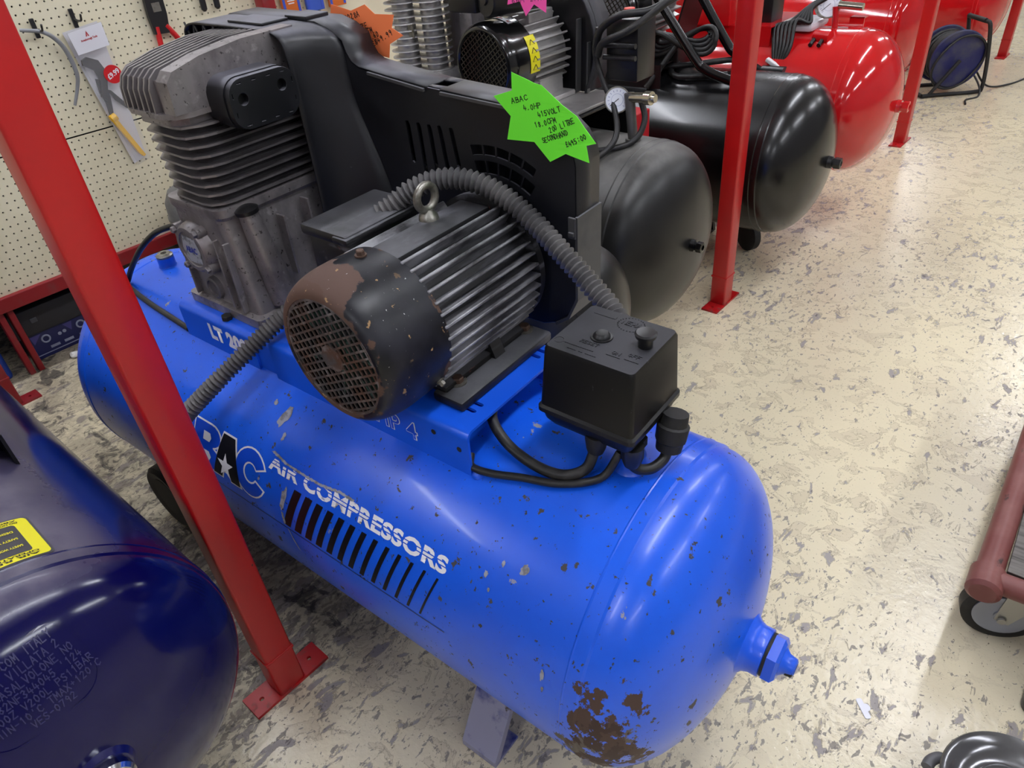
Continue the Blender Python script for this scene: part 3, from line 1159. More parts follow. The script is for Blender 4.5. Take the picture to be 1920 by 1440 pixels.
# ribs on the crankcase
for (a, b, c, d) in ((-0.100, 0.005, 0.33, 0.43), (-0.100, 0.055, 0.31, 0.44), (-0.108, -0.02, 0.29, 0.345)):
    bm = new_bm()
    box(bm, (a, b, (c + d) / 2), (0.020, 0.004, d - c), 0.001)
    obj('rib', bm, M_alu, crank)
for a in (-0.255, -0.150, -0.125):
    bm = new_bm()
    box(bm, (a, -0.084, 0.352), (0.004, 0.014, 0.12), 0.001)
    obj('rib', bm, M_alu, crank)
# oil filler neck with black cap
bm = new_bm()
cyl(bm, (-0.094, -0.03, 0.30), (-0.104, -0.046, 0.452), 0.024, 0.015, 20)
obj('oil_filler', bm, M_alu, crank, 40)
bm = new_bm()
lathe(bm, [(0, 0.018), (0.006, 0.018), (0.009, 0.013), (0.011, 0.007), (0.011, 0)], (-0.104, -0.046, 0.452), (-0.05, -0.08, 1), 24)
obj('filler_cap', bm, M_black, crank, 40)
# bearing cover with foil badge
bm = new_bm()
lathe(bm, [(0, 0.044), (0.018, 0.040), (0.022, 0.036), (0.022, 0.030), (0.020, 0.029), (0.020, 0)], (-0.207, -0.078, 0.388), (0, -1, 0), 36)
for ang in (50, 140, 230, 320):
    pa = (-0.207 + 0.042 * math.cos(math.radians(ang)), -0.078, 0.388 + 0.042 * math.sin(math.radians(ang)))
    cyl(bm, pa, (pa[0], pa[1] - 0.02, pa[2]), 0.009, seg=12)
cover = obj('bearing_cover', bm, M_alu, crank, 35)
bm = new_bm()
for ang in (50, 140, 230, 320):
    hexbolt(bm, (-0.207 + 0.042 * math.cos(math.radians(ang)), -0.098, 0.388 + 0.042 * math.sin(math.radians(ang))), (0, -1, 0), 0.0055, 0.006)
obj('cover_bolt', bm, M_aludark, crank, 30)
bm = new_bm()
prism(bm, [(-0.227, 0.364), (-0.187, 0.366), (-0.184, 0.388), (-0.19, 0.408), (-0.222, 0.410), (-0.230, 0.388)], lambda a, b, t: (a, -0.0985 - t, b), 0, 0.0006)
badge = obj('badge', bm, mat('foil_badge', (196, 200, 206), 0.3, 0.5, layers=[((120, 122, 128), 60.0, 0.5, 0.6, 0.5)]), crank)
bm = text_bm('ABAC', 0.013, offset=0.0004)
fit_bm(bm, -0.222, -0.192, 0.382, 0.393)
remap(bm, lambda a, b, t: (a, -0.0995, b))
obj('badge_lettering', bm, mat('badge_blue', (30, 50, 150), 0.4), crank)
# sight glass
bm = new_bm()
lathe(bm, [(0, 0.020), (0.008, 0.019), (0.009, 0.015), (0.006, 0.014), (0.006, 0)], (-0.203, -0.080, 0.314), (0, -1, 0), 28)
obj('sight_glass', bm, M_aludark, crank, 35)
bm = new_bm()
hexbolt(bm, (-0.168, -0.10, 0.2725), (0, 0, 1), 0.009, 0.008)
obj('foot_bolt', bm, M_void, crank, 30)

# cylinder block with cooling fins
bm = new_bm()
loft(bm, [ring_rect(-0.240, -0.132, -0.070, 0.12, 0.464, 0.02), ring_rect(-0.240, -0.132, -0.075, 0.12, 0.599, 0.02)])
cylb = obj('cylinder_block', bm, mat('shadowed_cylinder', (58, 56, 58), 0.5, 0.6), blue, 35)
for k in range(9):
    f = k / 8
    w = 0.470 + 0.0142 * k
    ex = 0.001 * k
    pts = [(-0.250 - ex, 0.125), (-0.250 - ex, -0.055), (-0.240 - ex, -0.072), (-0.222 - ex, -0.083 - ex), (-0.150, -0.086 - ex), (-0.132, -0.082 - ex), (-0.120 + 0.3 * ex, -0.068), (-0.116 + 0.3 * ex, -0.05), (-0.116 + 0.3 * ex, 0.125)]
    bm = new_bm()
    prism(bm, pts, lambda a, b, t: (a, b, t), w - 0.0016, w + 0.0016)
    obj('cooling_fin', bm, M_aludark, cylb)
# cylinder head
bm = new_bm()
hp_ = lambda e: [(-0.262 + e, 0.125), (-0.262 + e, -0.07), (-0.252 + e, -0.095 + e), (-0.225, -0.105 + e), (-0.15, -0.105 + e), (-0.128 - e, -0.096 + e), (-0.118 - e, -0.075), (-0.118 - e, 0.125)]
prism(bm, hp_(0), lambda a, b, t: (a, b, t), 0.597, 0.604)
prism(bm, hp_(0.012), lambda a, b, t: (a, b, t), 0.585, 0.645)
prism(bm, [(-0.098, 0.604), (-0.096, 0.645), (-0.085, 0.657), (-0.04, 0.668), (0.03, 0.676), (0.12, 0.677), (0.12, 0.604)], lambda a, b, t: (t, a, b), -0.146, -0.119)
head = obj('cylinder_head', bm, M_alu, blue, 30)
for k in range(8):
    u = -0.259 + 0.0142 * k
    sh = 0.006 * (1 - k / 7.0)
    side = 0.012 if k == 0 else (0.004 if k == 1 else 0.0)
    v0 = -0.104 + side
    bm = new_bm()
    prism(bm, [(v0, 0.604), (v0 + 0.002, 0.634 - sh), (v0 + 0.008, 0.648 - sh), (v0 + 0.02, 0.657 - sh), (-0.03, 0.668 - sh), (0.03, 0.676 - sh), (0.12, 0.677 - sh), (0.12, 0.604)],
          lambda a, b, t: (t, a, b), u - 0.0018, u + 0.0018)
    obj('head_fin', bm, M_aludark, head)
# air filter on the side of the head
bm = new_bm()
fp = rrect(0.012, 0.6065, 0.116, 0.070, 0.026, 6)
loft(bm, [[(-0.125, a, b) for a, b in fp], [(-0.080, a, b) for a, b in fp]], True)
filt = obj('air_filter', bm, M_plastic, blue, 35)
bm = new_bm()
fp2 = rrect(0.012, 0.6065, 0.112, 0.066, 0.024, 6)
hs = [circ(-0.023, 0.613, 0.0085, 16), circ(0.043, 0.617, 0.0085, 16)]
for k in range(4):
    hs.append(slot(-0.024 + 0.024 * k, 0.634 + 0.0, 0.006, 0.0022))
    hs.append(slot(-0.024 + 0.024 * k, 0.579 + 0.0, 0.006, 0.0022))
for bb in (0.595, 0.62):
    hs.append([(b_ - 0.6065 + 0.062, a_ - 0.012 + bb) for a_, b_ in slot(0.012, 0.6065, 0.006, 0.0022)][::-1])
    hs.append([(b_ - 0.6065 - 0.038, a_ - 0.012 + bb) for a_, b_ in slot(0.012, 0.6065, 0.006, 0.0022)][::-1])
plate(bm, fp2, hs, lambda a, b, t: (-0.0745 + t, a, b), 0.010, 0.0005)
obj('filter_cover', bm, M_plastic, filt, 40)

# ---- belt guard
GV0, GV1 = 0.15, 0.205
right_side = [(0.02, 0.284), (0.10, 0.284), (0.20, 0.281), (0.295, 0.284), (0.325, 0.296), (0.345, 0.318), (0.354, 0.345), (0.354, 0.535), (0.350, 0.550), (0.338, 0.567), (0.318, 0.582), (0.29, 0.592), (0.231, 0.600), (0.109, 0.606), (0.03, 0.614), (-0.005, 0.618), (-0.025, 0.6205), (-0.038, 0.627), (-0.047, 0.640), (-0.051, 0.655)]
crease = [(-0.049, 0.634), (-0.048, 0.608), (-0.045, 0.577), (-0.030, 0.532), (-0.012, 0.493), (0.001, 0.452), (0.011, 0.418), (0.018, 0.384), (0.02, 0.36)]
outer = right_side + crease
holes = []
for (a, b), (c, d) in (((0.057, .554), (.060, .492)), ((.079, .554), (.083, .472)), ((.100, .554), (.106, .480)), ((.120, .555), (.128, .488)), ((.142, .555), (.150, .5))):
    holes.append([(a, b), (a + 0.006, b + 0.001), (a + 0.009, b - 0.006), (c + 0.008, d + 0.004), (c + 0.004, d), (c, d + 0.003)])
gc = (0.215, 0.385)
for r0, r1, a0, a1 in ((0.142, 0.156, 60, 104), (0.116, 0.134, 56, 104), (0.098, 0.108, 50, 100)):
    nn = 5
    for k in range(nn):
        s0 = math.radians(a0 + (a1 - a0) * (k + 0.06) / nn)
        s1 = math.radians(a0 + (a1 - a0) * (k + 0.94) / nn)
        hl = [(gc[0] + r0 * math.cos(s0 + (s1 - s0) * q / 3), gc[1] + r0 * math.sin(s0 + (s1 - s0) * q / 3)) for q in range(4)]
        hl += [(gc[0] + r1 * math.cos(s1 + (s0 - s1) * q / 3), gc[1] + r1 * math.sin(s1 + (s0 - s1) * q / 3)) for q in range(4)]
        holes.append(hl)
bm = new_bm()
plate(bm, outer, holes, lambda a, b, t: (a, GV0 + 0.0015 - t, b), 0.003)
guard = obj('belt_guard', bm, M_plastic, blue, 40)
# rim of the guard
bm = new_bm()
full = right_side + [(-0.075, 0.668), (-0.105, 0.676), (-0.315, 0.676), (-0.345, 0.664), (-0.352, 0.635), (-0.36, 0.50), (-0.365, 0.40), (-0.33, 0.30), (-0.30, 0.284)]
n = len(full)
A = [bm.verts.new((a, GV0, b)) for a, b in full]
B = [bm.verts.new((a, GV1, b)) for a, b in full]
for i in range(n - 1):
    if full[i] == (0.231, 0.600):
        # broken-out piece of the rim
        p0, p1 = Vector((0.231, 0.600)), Vector((0.109, 0.606))
        q = lambda f, v: bm.verts.new((p0.x + (p1.x - p0.x) * f, v, p0.y + (p1.y - p0.y) * f))
        f0, f1 = 0.80, 1.0
        bm.faces.new((A[i], q(f0, GV0), q(f0, GV1), B[i]))
        bm.faces.new((q(f0, GV0 + 0.004), q(f0, GV0 + 0.016), q(f1, GV0 + 0.012), q(f1, GV0 + 0.004)))
        bm.faces.new((q(f0, GV0 + 0.042), q(f0, GV1), q(f1, GV1), q(f1, GV0 + 0.036)))
        continue
    bm.faces.new((A[i], A[i + 1], B[i + 1], B[i]))
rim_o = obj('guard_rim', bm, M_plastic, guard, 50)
md = rim_o.modifiers.new('thickness', 'SOLIDIFY')
md.thickness = 0.003
md.offset = 0
bm = new_bm()
prism(bm, full, lambda a, b, t: (a, t, b), GV1 - 0.002, GV1 + 0.001)
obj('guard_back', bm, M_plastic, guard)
bm = new_bm()
edge = [(-0.005, 0.618), (0.03, 0.614), (0.109, 0.606)]
for (a, b), (c, d) in (((-0.005, 0.6165), (0.105, 0.6045)), ((0.135, 0.6035), (0.255, 0.598))):
    prism(bm, [(a, b), (c, d), (c, d - 0.004), (a, b - 0.004)], lambda x, y, t: (x, t, y), GV0 - 0.004, GV0 + 0.001)
obj('guard_lip', bm, M_plastic2, guard)
# lower end cap of the guard
bm = new_bm()
cap = [(0.318, 0.293), (0.340, 0.310), (0.3545, 0.343), (0.3545, 0.468), (0.3585, 0.468), (0.3585, 0.342), (0.343, 0.307), (0.320, 0.289)]
prism(bm, cap, lambda a, b, t: (a, t, b), GV0 - 0.004, GV1 + 0.002)
obj('guard_end_cap', bm, M_plastic2, guard)
bm = new_bm()
box(bm, (0.350, GV0 - 0.004, 0.452), (0.012, 0.004, 0.03), 0.001)
box(bm, (0.350, GV0 - 0.007, 0.444), (0.009, 0.004, 0.006), 0.001)
obj('guard_clip', bm, M_plastic2, guard)

# shroud that funnels air over the cylinders
lipc = [(-0.09, 0.36), (-0.088, 0.40), (-0.087, 0.46), (-0.088, 0.53), (-0.089, 0.58), (-0.090, 0.62), (-0.092, 0.648), (-0.098, 0.664), (-0.112, 0.673), (-0.14, 0.676), (-0.20, 0.677), (-0.26, 0.677), (-0.315, 0.676), (-0.338, 0.668), (-0.346, 0.650), (-0.348, 0.60), (-0.35, 0.52), (-0.35, 0.44), (-0.35, 0.36)]
crs = [(0.02, 0.36), (0.014, 0.40), (0.001, 0.452), (-0.022, 0.515), (-0.042, 0.568), (-0.048, 0.608), (-0.050, 0.640), (-0.060, 0.660), (-0.085, 0.671), (-0.12, 0.676), (-0.20, 0.677), (-0.26, 0.677), (-0.315, 0.676), (-0.340, 0.668), (-0.350, 0.650), (-0.353, 0.60), (-0.358, 0.52), (-0.362, 0.44), (-0.362, 0.36)]
L2 = catmull([(a, 0, b) for a, b in lipc], 4)
C2 = catmull([(a, 0, b) for a, b in crs], 4)
bm = new_bm()
rows = []
NS = 9
for s in range(NS):
    f = s / (NS - 1)
    e = f ** 2.2
    rows.append([bm.verts.new((p.x + (q.x - p.x) * e, 0.078 + 0.073 * f, p.z + (q.z - p.z) * e)) for p, q in zip(L2, C2)])
for s in range(NS - 1):
    for i in range(len(L2) - 1):
        bm.faces.new((rows[s][i], rows[s][i + 1], rows[s + 1][i + 1], rows[s + 1][i]))
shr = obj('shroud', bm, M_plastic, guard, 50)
md = shr.modifiers.new('thickness', 'SOLIDIFY')
md.thickness = 0.003
md.offset = -1
bm = new_bm()
for k in range(4):
    a = -0.345 + 0.026 * k
    for sgn in (0, 1):
        x0, x1 = (a, a + 0.013) if sgn == 0 else (a + 0.026, a + 0.013)
        tube(bm, [(x0, 0.084, 0.674), (x1, 0.084, 0.640)], 0.0018, 6)
obj('shroud_truss', bm, M_plastic2, guard)
bm = new_bm()
lathe(bm, [(0, 0.019), (0.0012, 0.019), (0.0012, 0.0175), (0.0005, 0.017), (0.0005, 0.008), (0.003, 0.006), (0.003, 0)], (-0.066, 0.099, 0.392), (0.55, -0.83, 0), 28)
obj('guard_screw', bm, M_plastic2, guard, 40)
bm = new_bm()
box(bm, (-0.20, 0.12, 0.679), (0.085, 0.05, 0.004), 0.0015)
box(bm, (-0.145, 0.17, 0.680), (0.05, 0.045, 0.006), 0.0015)
obj('shroud_label_pad', bm, M_plastic, guard)
# flywheel, pulley and belts behind the guard
bm = new_bm()
fc = (-0.187, 0.395)
plate(bm, circ(fc[0], fc[1], 0.155, 48), [circ(fc[0], fc[1], 0.132, 40)], lambda a, b, t: (a, 0.182 + t, b), 0.03)
for k in range(5):
    a = math.radians(72 * k + 20)
    bm2 = Matrix.Rotation(-a, 3, 'Y')
    box(bm, (fc[0] + 0.07 * math.cos(a), 0.182, fc[1] + 0.07 * math.sin(a)), (0.14, 0.012, 0.022), 0, rot=bm2)
cyl(bm, (fc[0], 0.12, fc[1]), (fc[0], 0.198, fc[1]), 0.03)
obj('flywheel', bm, M_alulight, blue, 35)
bm = new_bm()
lathe(bm, [(-0.018, 0.05), (-0.006, 0.04), (0, 0.05), (0.006, 0.04), (0.018, 0.05)], (0.21, 0.178, 0.378), (0, 1, 0), 32)
obj('motor_pulley', bm, M_alulight, blue, 35)
for dv in (-0.008, 0.008):
    bm = new_bm()
    loopp = [(fc[0], 0.182 + dv, fc[1] + 0.158)]
    pts = []
    for k in range(13):
        a = math.radians(82 + (278 - 82) * k / 12)
        pts.append((fc[0] + 0.157 * math.cos(a), 0.180 + dv, fc[1] + 0.157 * math.sin(a)))
    for k in range(9):
        a = math.radians(-82 + 164 * k / 8)
        pts.append((0.21 + 0.050 * math.cos(a), 0.180 + dv, 0.378 + 0.050 * math.sin(a)))
    tube(bm, pts, 0.005, 8, closed=True)
    obj('drive_belt', bm, M_rubber, blue, 40)

# ---- motor
MU, MW = 0.21, 0.378
bm = new_bm()
lathe(bm, [(-0.078, 0.07), (-0.078, 0.086), (0.122, 0.086), (0.124, 0.101), (0.135, 0.101), (0.140, 0.085), (0.1405, 0.03), (0.146, 0.03)], (MU, 0, MW), (0, 1, 0), 64)
box(bm, (MU, 0.02, MW + 0.0865), (0.052, 0.186, 0.016), 0.003)
motor = obj('motor', bm, M_motor, blue, 35)
fb = new_bm()
box(fb, (0.095, 0.022, 0), (0.020, 0.196, 0.0042), 0.0012, 1)
fin0 = obj('cooling_fin', fb, M_fin, motor, 40)
angs = [a for a in range(-68, 70, 9)] + [180 + a for a in range(-50, 69, 9)] + [252, 261, 270, 279, 288]
fin0.matrix_local = Matrix.Translation((MU, 0, MW)) @ Matrix.Rotation(-math.radians(angs[0]), 4, 'Y')
for a in angs[1:]:
    inst(fin0, 'cooling_fin', motor, Matrix.Translation((MU, 0, MW)) @ Matrix.Rotation(-math.radians(a), 4, 'Y'))
# fan cowl
bm = new_bm()
prof = [(-0.072, 0.1025), (-0.10, 0.104), (-0.125, 0.104)]
for k in range(1, 9):
    a = math.pi / 2 * k / 8
    prof.append((-0.125 - 0.052 * math.sin(a), 0.084 + 0.020 * math.cos(a)))
prof += [(-0.1772, 0.081), (-0.173, 0.080), (-0.125, 0.098), (-0.074, 0.1005)]
lathe(bm, prof, (MU, 0, MW), (0, 1, 0), 72, cap0=False, cap1=False)
cowl = obj('fan_cowl', bm, M_cowl, motor, 40)
# expanded-metal grille: two families of thin bars clipped to the opening
bm = new_bm()
RG = 0.0815
for fam, ang in ((0, 28), (1, 118)):
    ca, sa = math.cos(math.radians(ang)), math.sin(math.radians(ang))
    nbar = 15
    for k in range(-nbar // 2 + 1, nbar // 2 + 1):
        d = k * (2 * RG / (nbar + 0.6))
        if abs(d) >= RG:
            continue
        L = math.sqrt(RG * RG - d * d)
        wdt = 0.0013
        pts = [(-L, d - wdt), (L, d - wdt), (L, d + wdt), (-L, d + wdt)]
        prism(bm, [(x * ca - y * sa, x * sa + y * ca) for x, y in pts], lambda a, b, t: (MU + a, t, MW + b), -0.1760 + 0.0006 * fam, -0.1742 + 0.0006 * fam)
plate(bm, circ(MU, MW, RG + 0.001, 48), [circ(MU, MW, RG - 0.004, 48)], lambda a, b, t: (a, -0.1752 + t, b), 0.002)
cyl(bm, (MU, -0.1765, MW), (MU, -0.174, MW), 0.019, seg=10)
obj('grille', bm, M_grille, motor)
bm = new_bm()
for k in range(7):
    a = math.radians(360 / 7 * k)
    rot = Matrix.Rotation(-a, 3, 'Y')
    box(bm, (MU + 0.042 * math.cos(a), -0.145, MW + 0.042 * math.sin(a)), (0.06, 0.03, 0.004), 0, rot=rot)
cyl(bm, (MU, -0.165, MW), (MU, -0.12, MW), 0.02, seg=20)
cyl(bm, (MU, -0.128, MW), (MU, -0.124, MW), 0.074, seg=36)
obj('fan', bm, M_fan, motor, 35)
bm = new_bm()
hexbolt(bm, (MU - 0.004, -0.098, MW + 0.1035), (0, 0, 1), 0.0055, 0.006, 0.0075)
obj('cowl_bolt', bm, M_rustbolt, motor, 30)
bm = new_bm()
hexbolt(bm, (MU + 0.087, -0.086, MW - 0.056), (0.85, 0, -0.53), 0.0045, 0.006, 0.006)
obj('cowl_bolt', bm, M_steel, motor, 30)
# feet
for s in (1, -1):
    bm = new_bm()
    box(bm, (MU + s * 0.092, 0.020, 0.2865), (0.052, 0.205, 0.015), 0.004)
    box(bm, (MU + s * 0.060, 0.02, 0.296), (0.05, 0.19, 0.012), 0.003)
    bx = [(MU + s * 0.052, 0.34), (MU + s * 0.075, 0.335), (MU + s * 0.092, 0.294), (MU + s * 0.05, 0.294)]
    prism(bm, bx, lambda a, b, t: (a, t, b), 0.022, 0.044)
    foot = obj('motor_foot', bm, M_motor, motor, 35)
    for vv in (-0.048, 0.104):
        bm = new_bm()
        cyl(bm, (MU + s * 0.082, vv, 0.294), (MU + s * 0.082, vv, 0.2962), 0.0125, seg=22)
        obj('washer', bm, M_steel, motor)
        bm = new_bm()
        hexbolt(bm, (MU + s * 0.082, vv, 0.2962), (0, 0, 1), 0.0082, 0.007)
        obj('foot_bolt', bm, M_rustbolt, motor, 30)
# eye bolt
bm = new_bm()
lathe(bm, [(0, 0.014), (0.006, 0.013), (0.010, 0.009), (0.014, 0.007)], (0.19, 0.04, 0.472), (0, 0, 1), 22)
torus(bm, (0.19, 0.04, 0.502), (1.0, -0.05, 0.0), 0.0165, 0.0056, 36, 12)
obj('eye_bolt', bm, M_steel, motor, 60)
# terminal box
bm = new_bm()
box(bm, (0.085, 0.015, 0.430), (0.085, 0.135, 0.070), 0.006)
box(bm, (0.082, 0.015, 0.462), (0.094, 0.145, 0.016), 0.005)
box(bm, (0.118, 0.015, 0.462), (0.03, 0.150, 0.010), 0.003)
obj('terminal_box', bm, M_motor, motor, 35)

# ---- conduits
bm = new_bm()
corrugated(bm, [(0.100, 0.035, 0.462), (0.114, 0.050, 0.474), (0.131, 0.070, 0.490), (0.160, 0.090, 0.503), (0.192, 0.105, 0.506), (0.226, 0.115, 0.500), (0.262, 0.120, 0.486), (0.305, 0.120, 0.462), (0.354, 0.110, 0.436), (0.402, 0.100, 0.410), (0.451, 0.085, 0.385), (0.480, 0.062, 0.372)], 0.0102, 0.0052, 0.0084)
obj('conduit', bm, M_conduit, blue, 50)
bm = new_bm()
corrugated(bm, [(-0.215, -0.225, 0.085), (-0.185, -0.243, 0.118), (-0.150, -0.246, 0.155), (-0.113, -0.240, 0.193), (-0.080, -0.200, 0.235), (-0.062, -0.160, 0.263), (-0.043, -0.120, 0.291), (-0.020, -0.080, 0.320), (0.02, -0.045, 0.35), (0.06, -0.02, 0.385)], 0.0098, 0.0046, 0.0076)
obj('conduit', bm, M_conduit, blue, 50)
# thin capillary hose
bm = new_bm()
tube(bm, catmull([(-0.26, -0.05, 0.392), (-0.300, -0.055, 0.392), (-0.339, -0.060, 0.381), (-0.381, -0.070, 0.363), (-0.432, -0.080, 0.327), (-0.504, -0.080, 0.271), (-0.546, -0.080, 0.232), (-0.535, -0.090, 0.2265), (-0.450, -0.100, 0.220), (-0.35, -0.107, 0.217), (-0.298, -0.11, 0.215)], 12), 0.0052, 10)
obj('hose', bm, M_cable, blue, 60)

# ---- pressure switch box
bm = new_bm()
su0, su1, sv0, sv1 = 0.429, 0.557, -0.051, 0.067
e = 0.006


def rr3(u0, u1, v0, v1, w, r):
    return ring_rect(u0, u1, v0, v1, w, r, 5)


loft(bm, [rr3(su0, su1, sv0, sv1, 0.318, 0.006), rr3(su0 + e, su1 - e * .6, sv0 + e * .6, sv1 - e, 0.400, 0.006), rr3(su0 + e + .002, su1 - e * .6 - .002, sv0 + e * .6 + .002, sv1 - e - .002, 0.4045, 0.006)])
sw = obj('pressure_switch', bm, M_box, blue, 35)
bm = new_bm()
loft(bm, [rr3(su0 - .003, su1 + .003, sv0 - .003, sv1 + .003, 0.310, 0.008), rr3(su0 - .003, su1 + .003, sv0 - .003, sv1 + .003, 0.316, 0.008), rr3(su0, su1, sv0, sv1, 0.319, 0.006)])
loft(bm, [rr3(su0 + .012, su1 - .008, sv0 + .008, sv1 - .012, 0.288, 0.006), rr3(su0 + .004, su1 - .002, sv0 + .002, sv1 - .004, 0.298, 0.008), rr3(su0, su1, sv0, sv1, 0.311, 0.008)])
obj('switch_base', bm, M_box, blue, 35)
topz = 0.4045
bm = new_bm()
lathe(bm, [(0, 0.0085), (0.012, 0.0085), (0.014, 0.012), (0.018, 0.013), (0.020, 0.011), (0.021, 0)], (0.535, 0.012, topz - 0.001), (0, 0, 1), 24)
obj('start_knob', bm, M_black, sw, 40)
bm = new_bm()
lathe(bm, [(0, 0.0135), (0.002, 0.013), (0.002, 0.0105), (0.004, 0.0100), (0.007, 0.007), (0.0075, 0)], (0.484, 0.002, topz - 0.0005), (0, 0, 1), 24)
obj('reset_button', bm, M_black, sw, 40)
bm = new_bm()
ft = lambda a, b, t: (a, b, topz - 0.0001 + t)
strokes(bm, 'RESET', ft, (0.467, -0.019), (0.491, -0.019), 0.0055, 0.0009, 0.0008)
strokes(bm, 'ON', ft, (0.510, -0.021), (0.521, -0.021), 0.0055, 0.0009, 0.0008)
strokes(bm, 'OFF', ft, (0.528, -0.016), (0.544, -0.016), 0.0055, 0.0009, 0.0008)
strokes(bm, '-----', ft, (0.506, -0.027), (0.524, -0.027), 0.004, 0.0014, 0.0008)
strokes(bm, '-----', ft, (0.528, -0.025), (0.546, -0.025), 0.004, 0.0014, 0.0008)
strokes(bm, 'NEMA', ft, (0.488, 0.040), (0.513, 0.040), 0.008, 0.0012, 0.0008)
box(bm, (0.463, 0.046, topz), (0.030, 0.0055, 0.0008))
strokes(bm, '--------------', ft, (0.45, -0.031), (0.492, -0.031), 0.0042, 0.0008, 0.0008)
strokes(bm, '---- -- -----', ft, (0.462, -0.039), (0.500, -0.039), 0.0042, 0.0008, 0.0008)
for k in range(26):
    a = 2 * math.pi * k / 26
    box(bm, (0.5, 0.0435 + 0, topz + 0.0003), (0.001, 0.002, 0.0006)) if False else None
    cyl(bm, (0.5 + 0.0165 * math.cos(a), 0.0425 + 0.0145 * math.sin(a), topz - 0.0001), (0.5 + 0.0165 * math.cos(a), 0.0425 + 0.0145 * math.sin(a), topz + 0.0007), 0.0009, seg=6)
torus(bm, (0.445, -0.028, topz), (0, 0, 1), 0.0058, 0.0005, 20, 5)
obj('moulded_lettering', bm, M_box, sw)['kind'] = 'stuff'
# fittings below the switch
bm = new_bm()
cyl(bm, (0.534, -0.004, 0.25), (0.534, -0.004, 0.292), 0.012, seg=18)
lathe(bm, [(0, 0.018), (0.012, 0.018)], (0.534, -0.004, 0.268), (0, 0, 1), 6)
obj('riser_pipe', bm, M_void, blue, 35)
bm = new_bm()
lathe(bm, [(0, 0.016), (0.012, 0.017), (0.014, 0.019), (0.034, 0.020), (0.036, 0.017), (0.05, 0.016)], (0.572, 0.018, 0.262), (0.0, 0.25, 1), 16)
obj('cable_gland', bm, M_rubber, blue, 35)
bm = new_bm()
lathe(bm, [(0, 0.010), (0.006, 0.012), (0.020, 0.0145), (0.026, 0.0145)], (0.502, -0.038, 0.266), (0.0, 0.1, 1), 16)
obj('cable_gland', bm, M_rubber, blue, 35)
bm = new_bm()
lathe(bm, [(0, 0.0), (0.0, 0.010), (0.014, 0.014), (0.030, 0.014)], (0.548, -0.030, 0.262), (0, 0, 1), 14)
obj('cable_gland', bm, M_black, blue, 35)
# cables
bm = new_bm()
tube(bm, catmull([(0.335, -0.02, 0.262), (0.345, -0.045, 0.263), (0.362, -0.060, 0.256), (0.395, -0.070, 0.2425), (0.440, -0.075, 0.2365), (0.476, -0.071, 0.238), (0.497, -0.054, 0.2455), (0.502, -0.040, 0.268)], 12), 0.0072, 12)
obj('cable', bm, M_cable, blue, 60)
bm = new_bm()
tube(bm, catmull([(0.345, -0.095, 0.226), (0.356, -0.1075, 0.2195), (0.386, -0.1045, 0.220), (0.428, -0.093, 0.2255), (0.468, -0.083, 0.2295), (0.501, -0.066, 0.2345), (0.520, -0.046, 0.241), (0.53, -0.028, 0.27)], 12), 0.0052, 10)
obj('cable', bm, M_cable, blue, 60)
bm = new_bm()
tube(bm, catmull([(0.572, 0.018, 0.266), (0.572, 0.006, 0.254), (0.565, -0.012, 0.249), (0.553, -0.024, 0.252), (0.546, -0.03, 0.264)], 12), 0.0068, 12)
obj('cable', bm, M_cable, blue, 60)


# ------------------------------------------------------------------ price cards
def card(name, label, poly, org, rotm, m, texts, ink, h, w, curl=None, group='star-shaped price cards'):
    cx0 = sum(p[0] for p in poly) / len(poly)
    cy0 = sum(p[1] for p in poly) / len(poly)
    t = thing(name, label, 'price card', org(cx0, cy0), rotm, group=group)
    bm = new_bm()
    f = lambda a, b, tt: (a - cx0, 0.0 + (curl(a - cx0, b - cy0) if curl else 0) - tt, b - cy0)
    plate(bm, poly, [], lambda a, b, tt: (a, b, tt), 0.0006)
    bmesh.ops.triangulate(bm, faces=bm.faces)
    bmesh.ops.subdivide_edges(bm, edges=bm.edges, cuts=2, use_grid_fill=True)
    remap(bm, lambda a, b, tt: f(a, b, tt))
    obj('card', bm, m, t)
    bm = new_bm()
    for s, p0, p1 in texts:
        strokes(bm, s, lambda a, b, tt: f(a, b, tt + 0.0004), p0, p1, h, w, 0.0002, jitter=0.0006)
    if texts:
        obj('handwriting', bm, ink, t)
    return t


BO_base = BO - wx_ * 0.0
blue_pt = lambda u, v, w: BO + ux * u + vx * v + wx_ * w
green_poly = [(0.264, 0.642), (0.300, 0.632), (0.309, 0.631), (0.339, 0.611), (0.359, 0.600), (0.369, 0.588), (0.385, 0.570), (0.372, 0.566), (0.376, 0.545), (0.343, 0.552), (0.319, 0.538), (0.295, 0.560), (0.251, 0.557), (0.259, 0.588), (0.233, 0.610), (0.263, 0.620)]
card('price_card', 'bright green star card priced 495 pounds, on the blue compressor\'s belt guard', green_poly, lambda a, b: blue_pt(a, 0.1435, b), BM, M_green,
     [('ABAC', (0.262, 0.604), (0.289, 0.612)), ('4.0HP', (0.280, 0.5975), (0.308, 0.604)), ('415VOLT', (0.303, 0.592), (0.338, 0.604)), ('18.0CFM', (0.298, 0.5785), (0.331, 0.590)),
      ('200 LITRE', (0.320, 0.5755), (0.357, 0.592)), ('SECONDHAND', (0.309, 0.5605), (0.347, 0.5765)), ('£495:00', (0.344, 0.5600), (0.373, 0.5745))], M_ink, 0.0062, 0.00085,
     curl=lambda a, b: 0.35 * max(0.0, a - 0.02) ** 1.5)
orange_poly = [(-0.143, 0.687), (-0.100, 0.680), (-0.067, 0.690), (-0.048, 0.678), (-0.008, 0.679), (-0.016, 0.661), (0.006, 0.652), (-0.025, 0.638), (-0.031, 0.618), (-0.074, 0.622), (-0.110, 0.608), (-0.126, 0.629), (-0.162, 0.638), (-0.148, 0.659), (-0.185, 0.671), (-0.150, 0.671)]
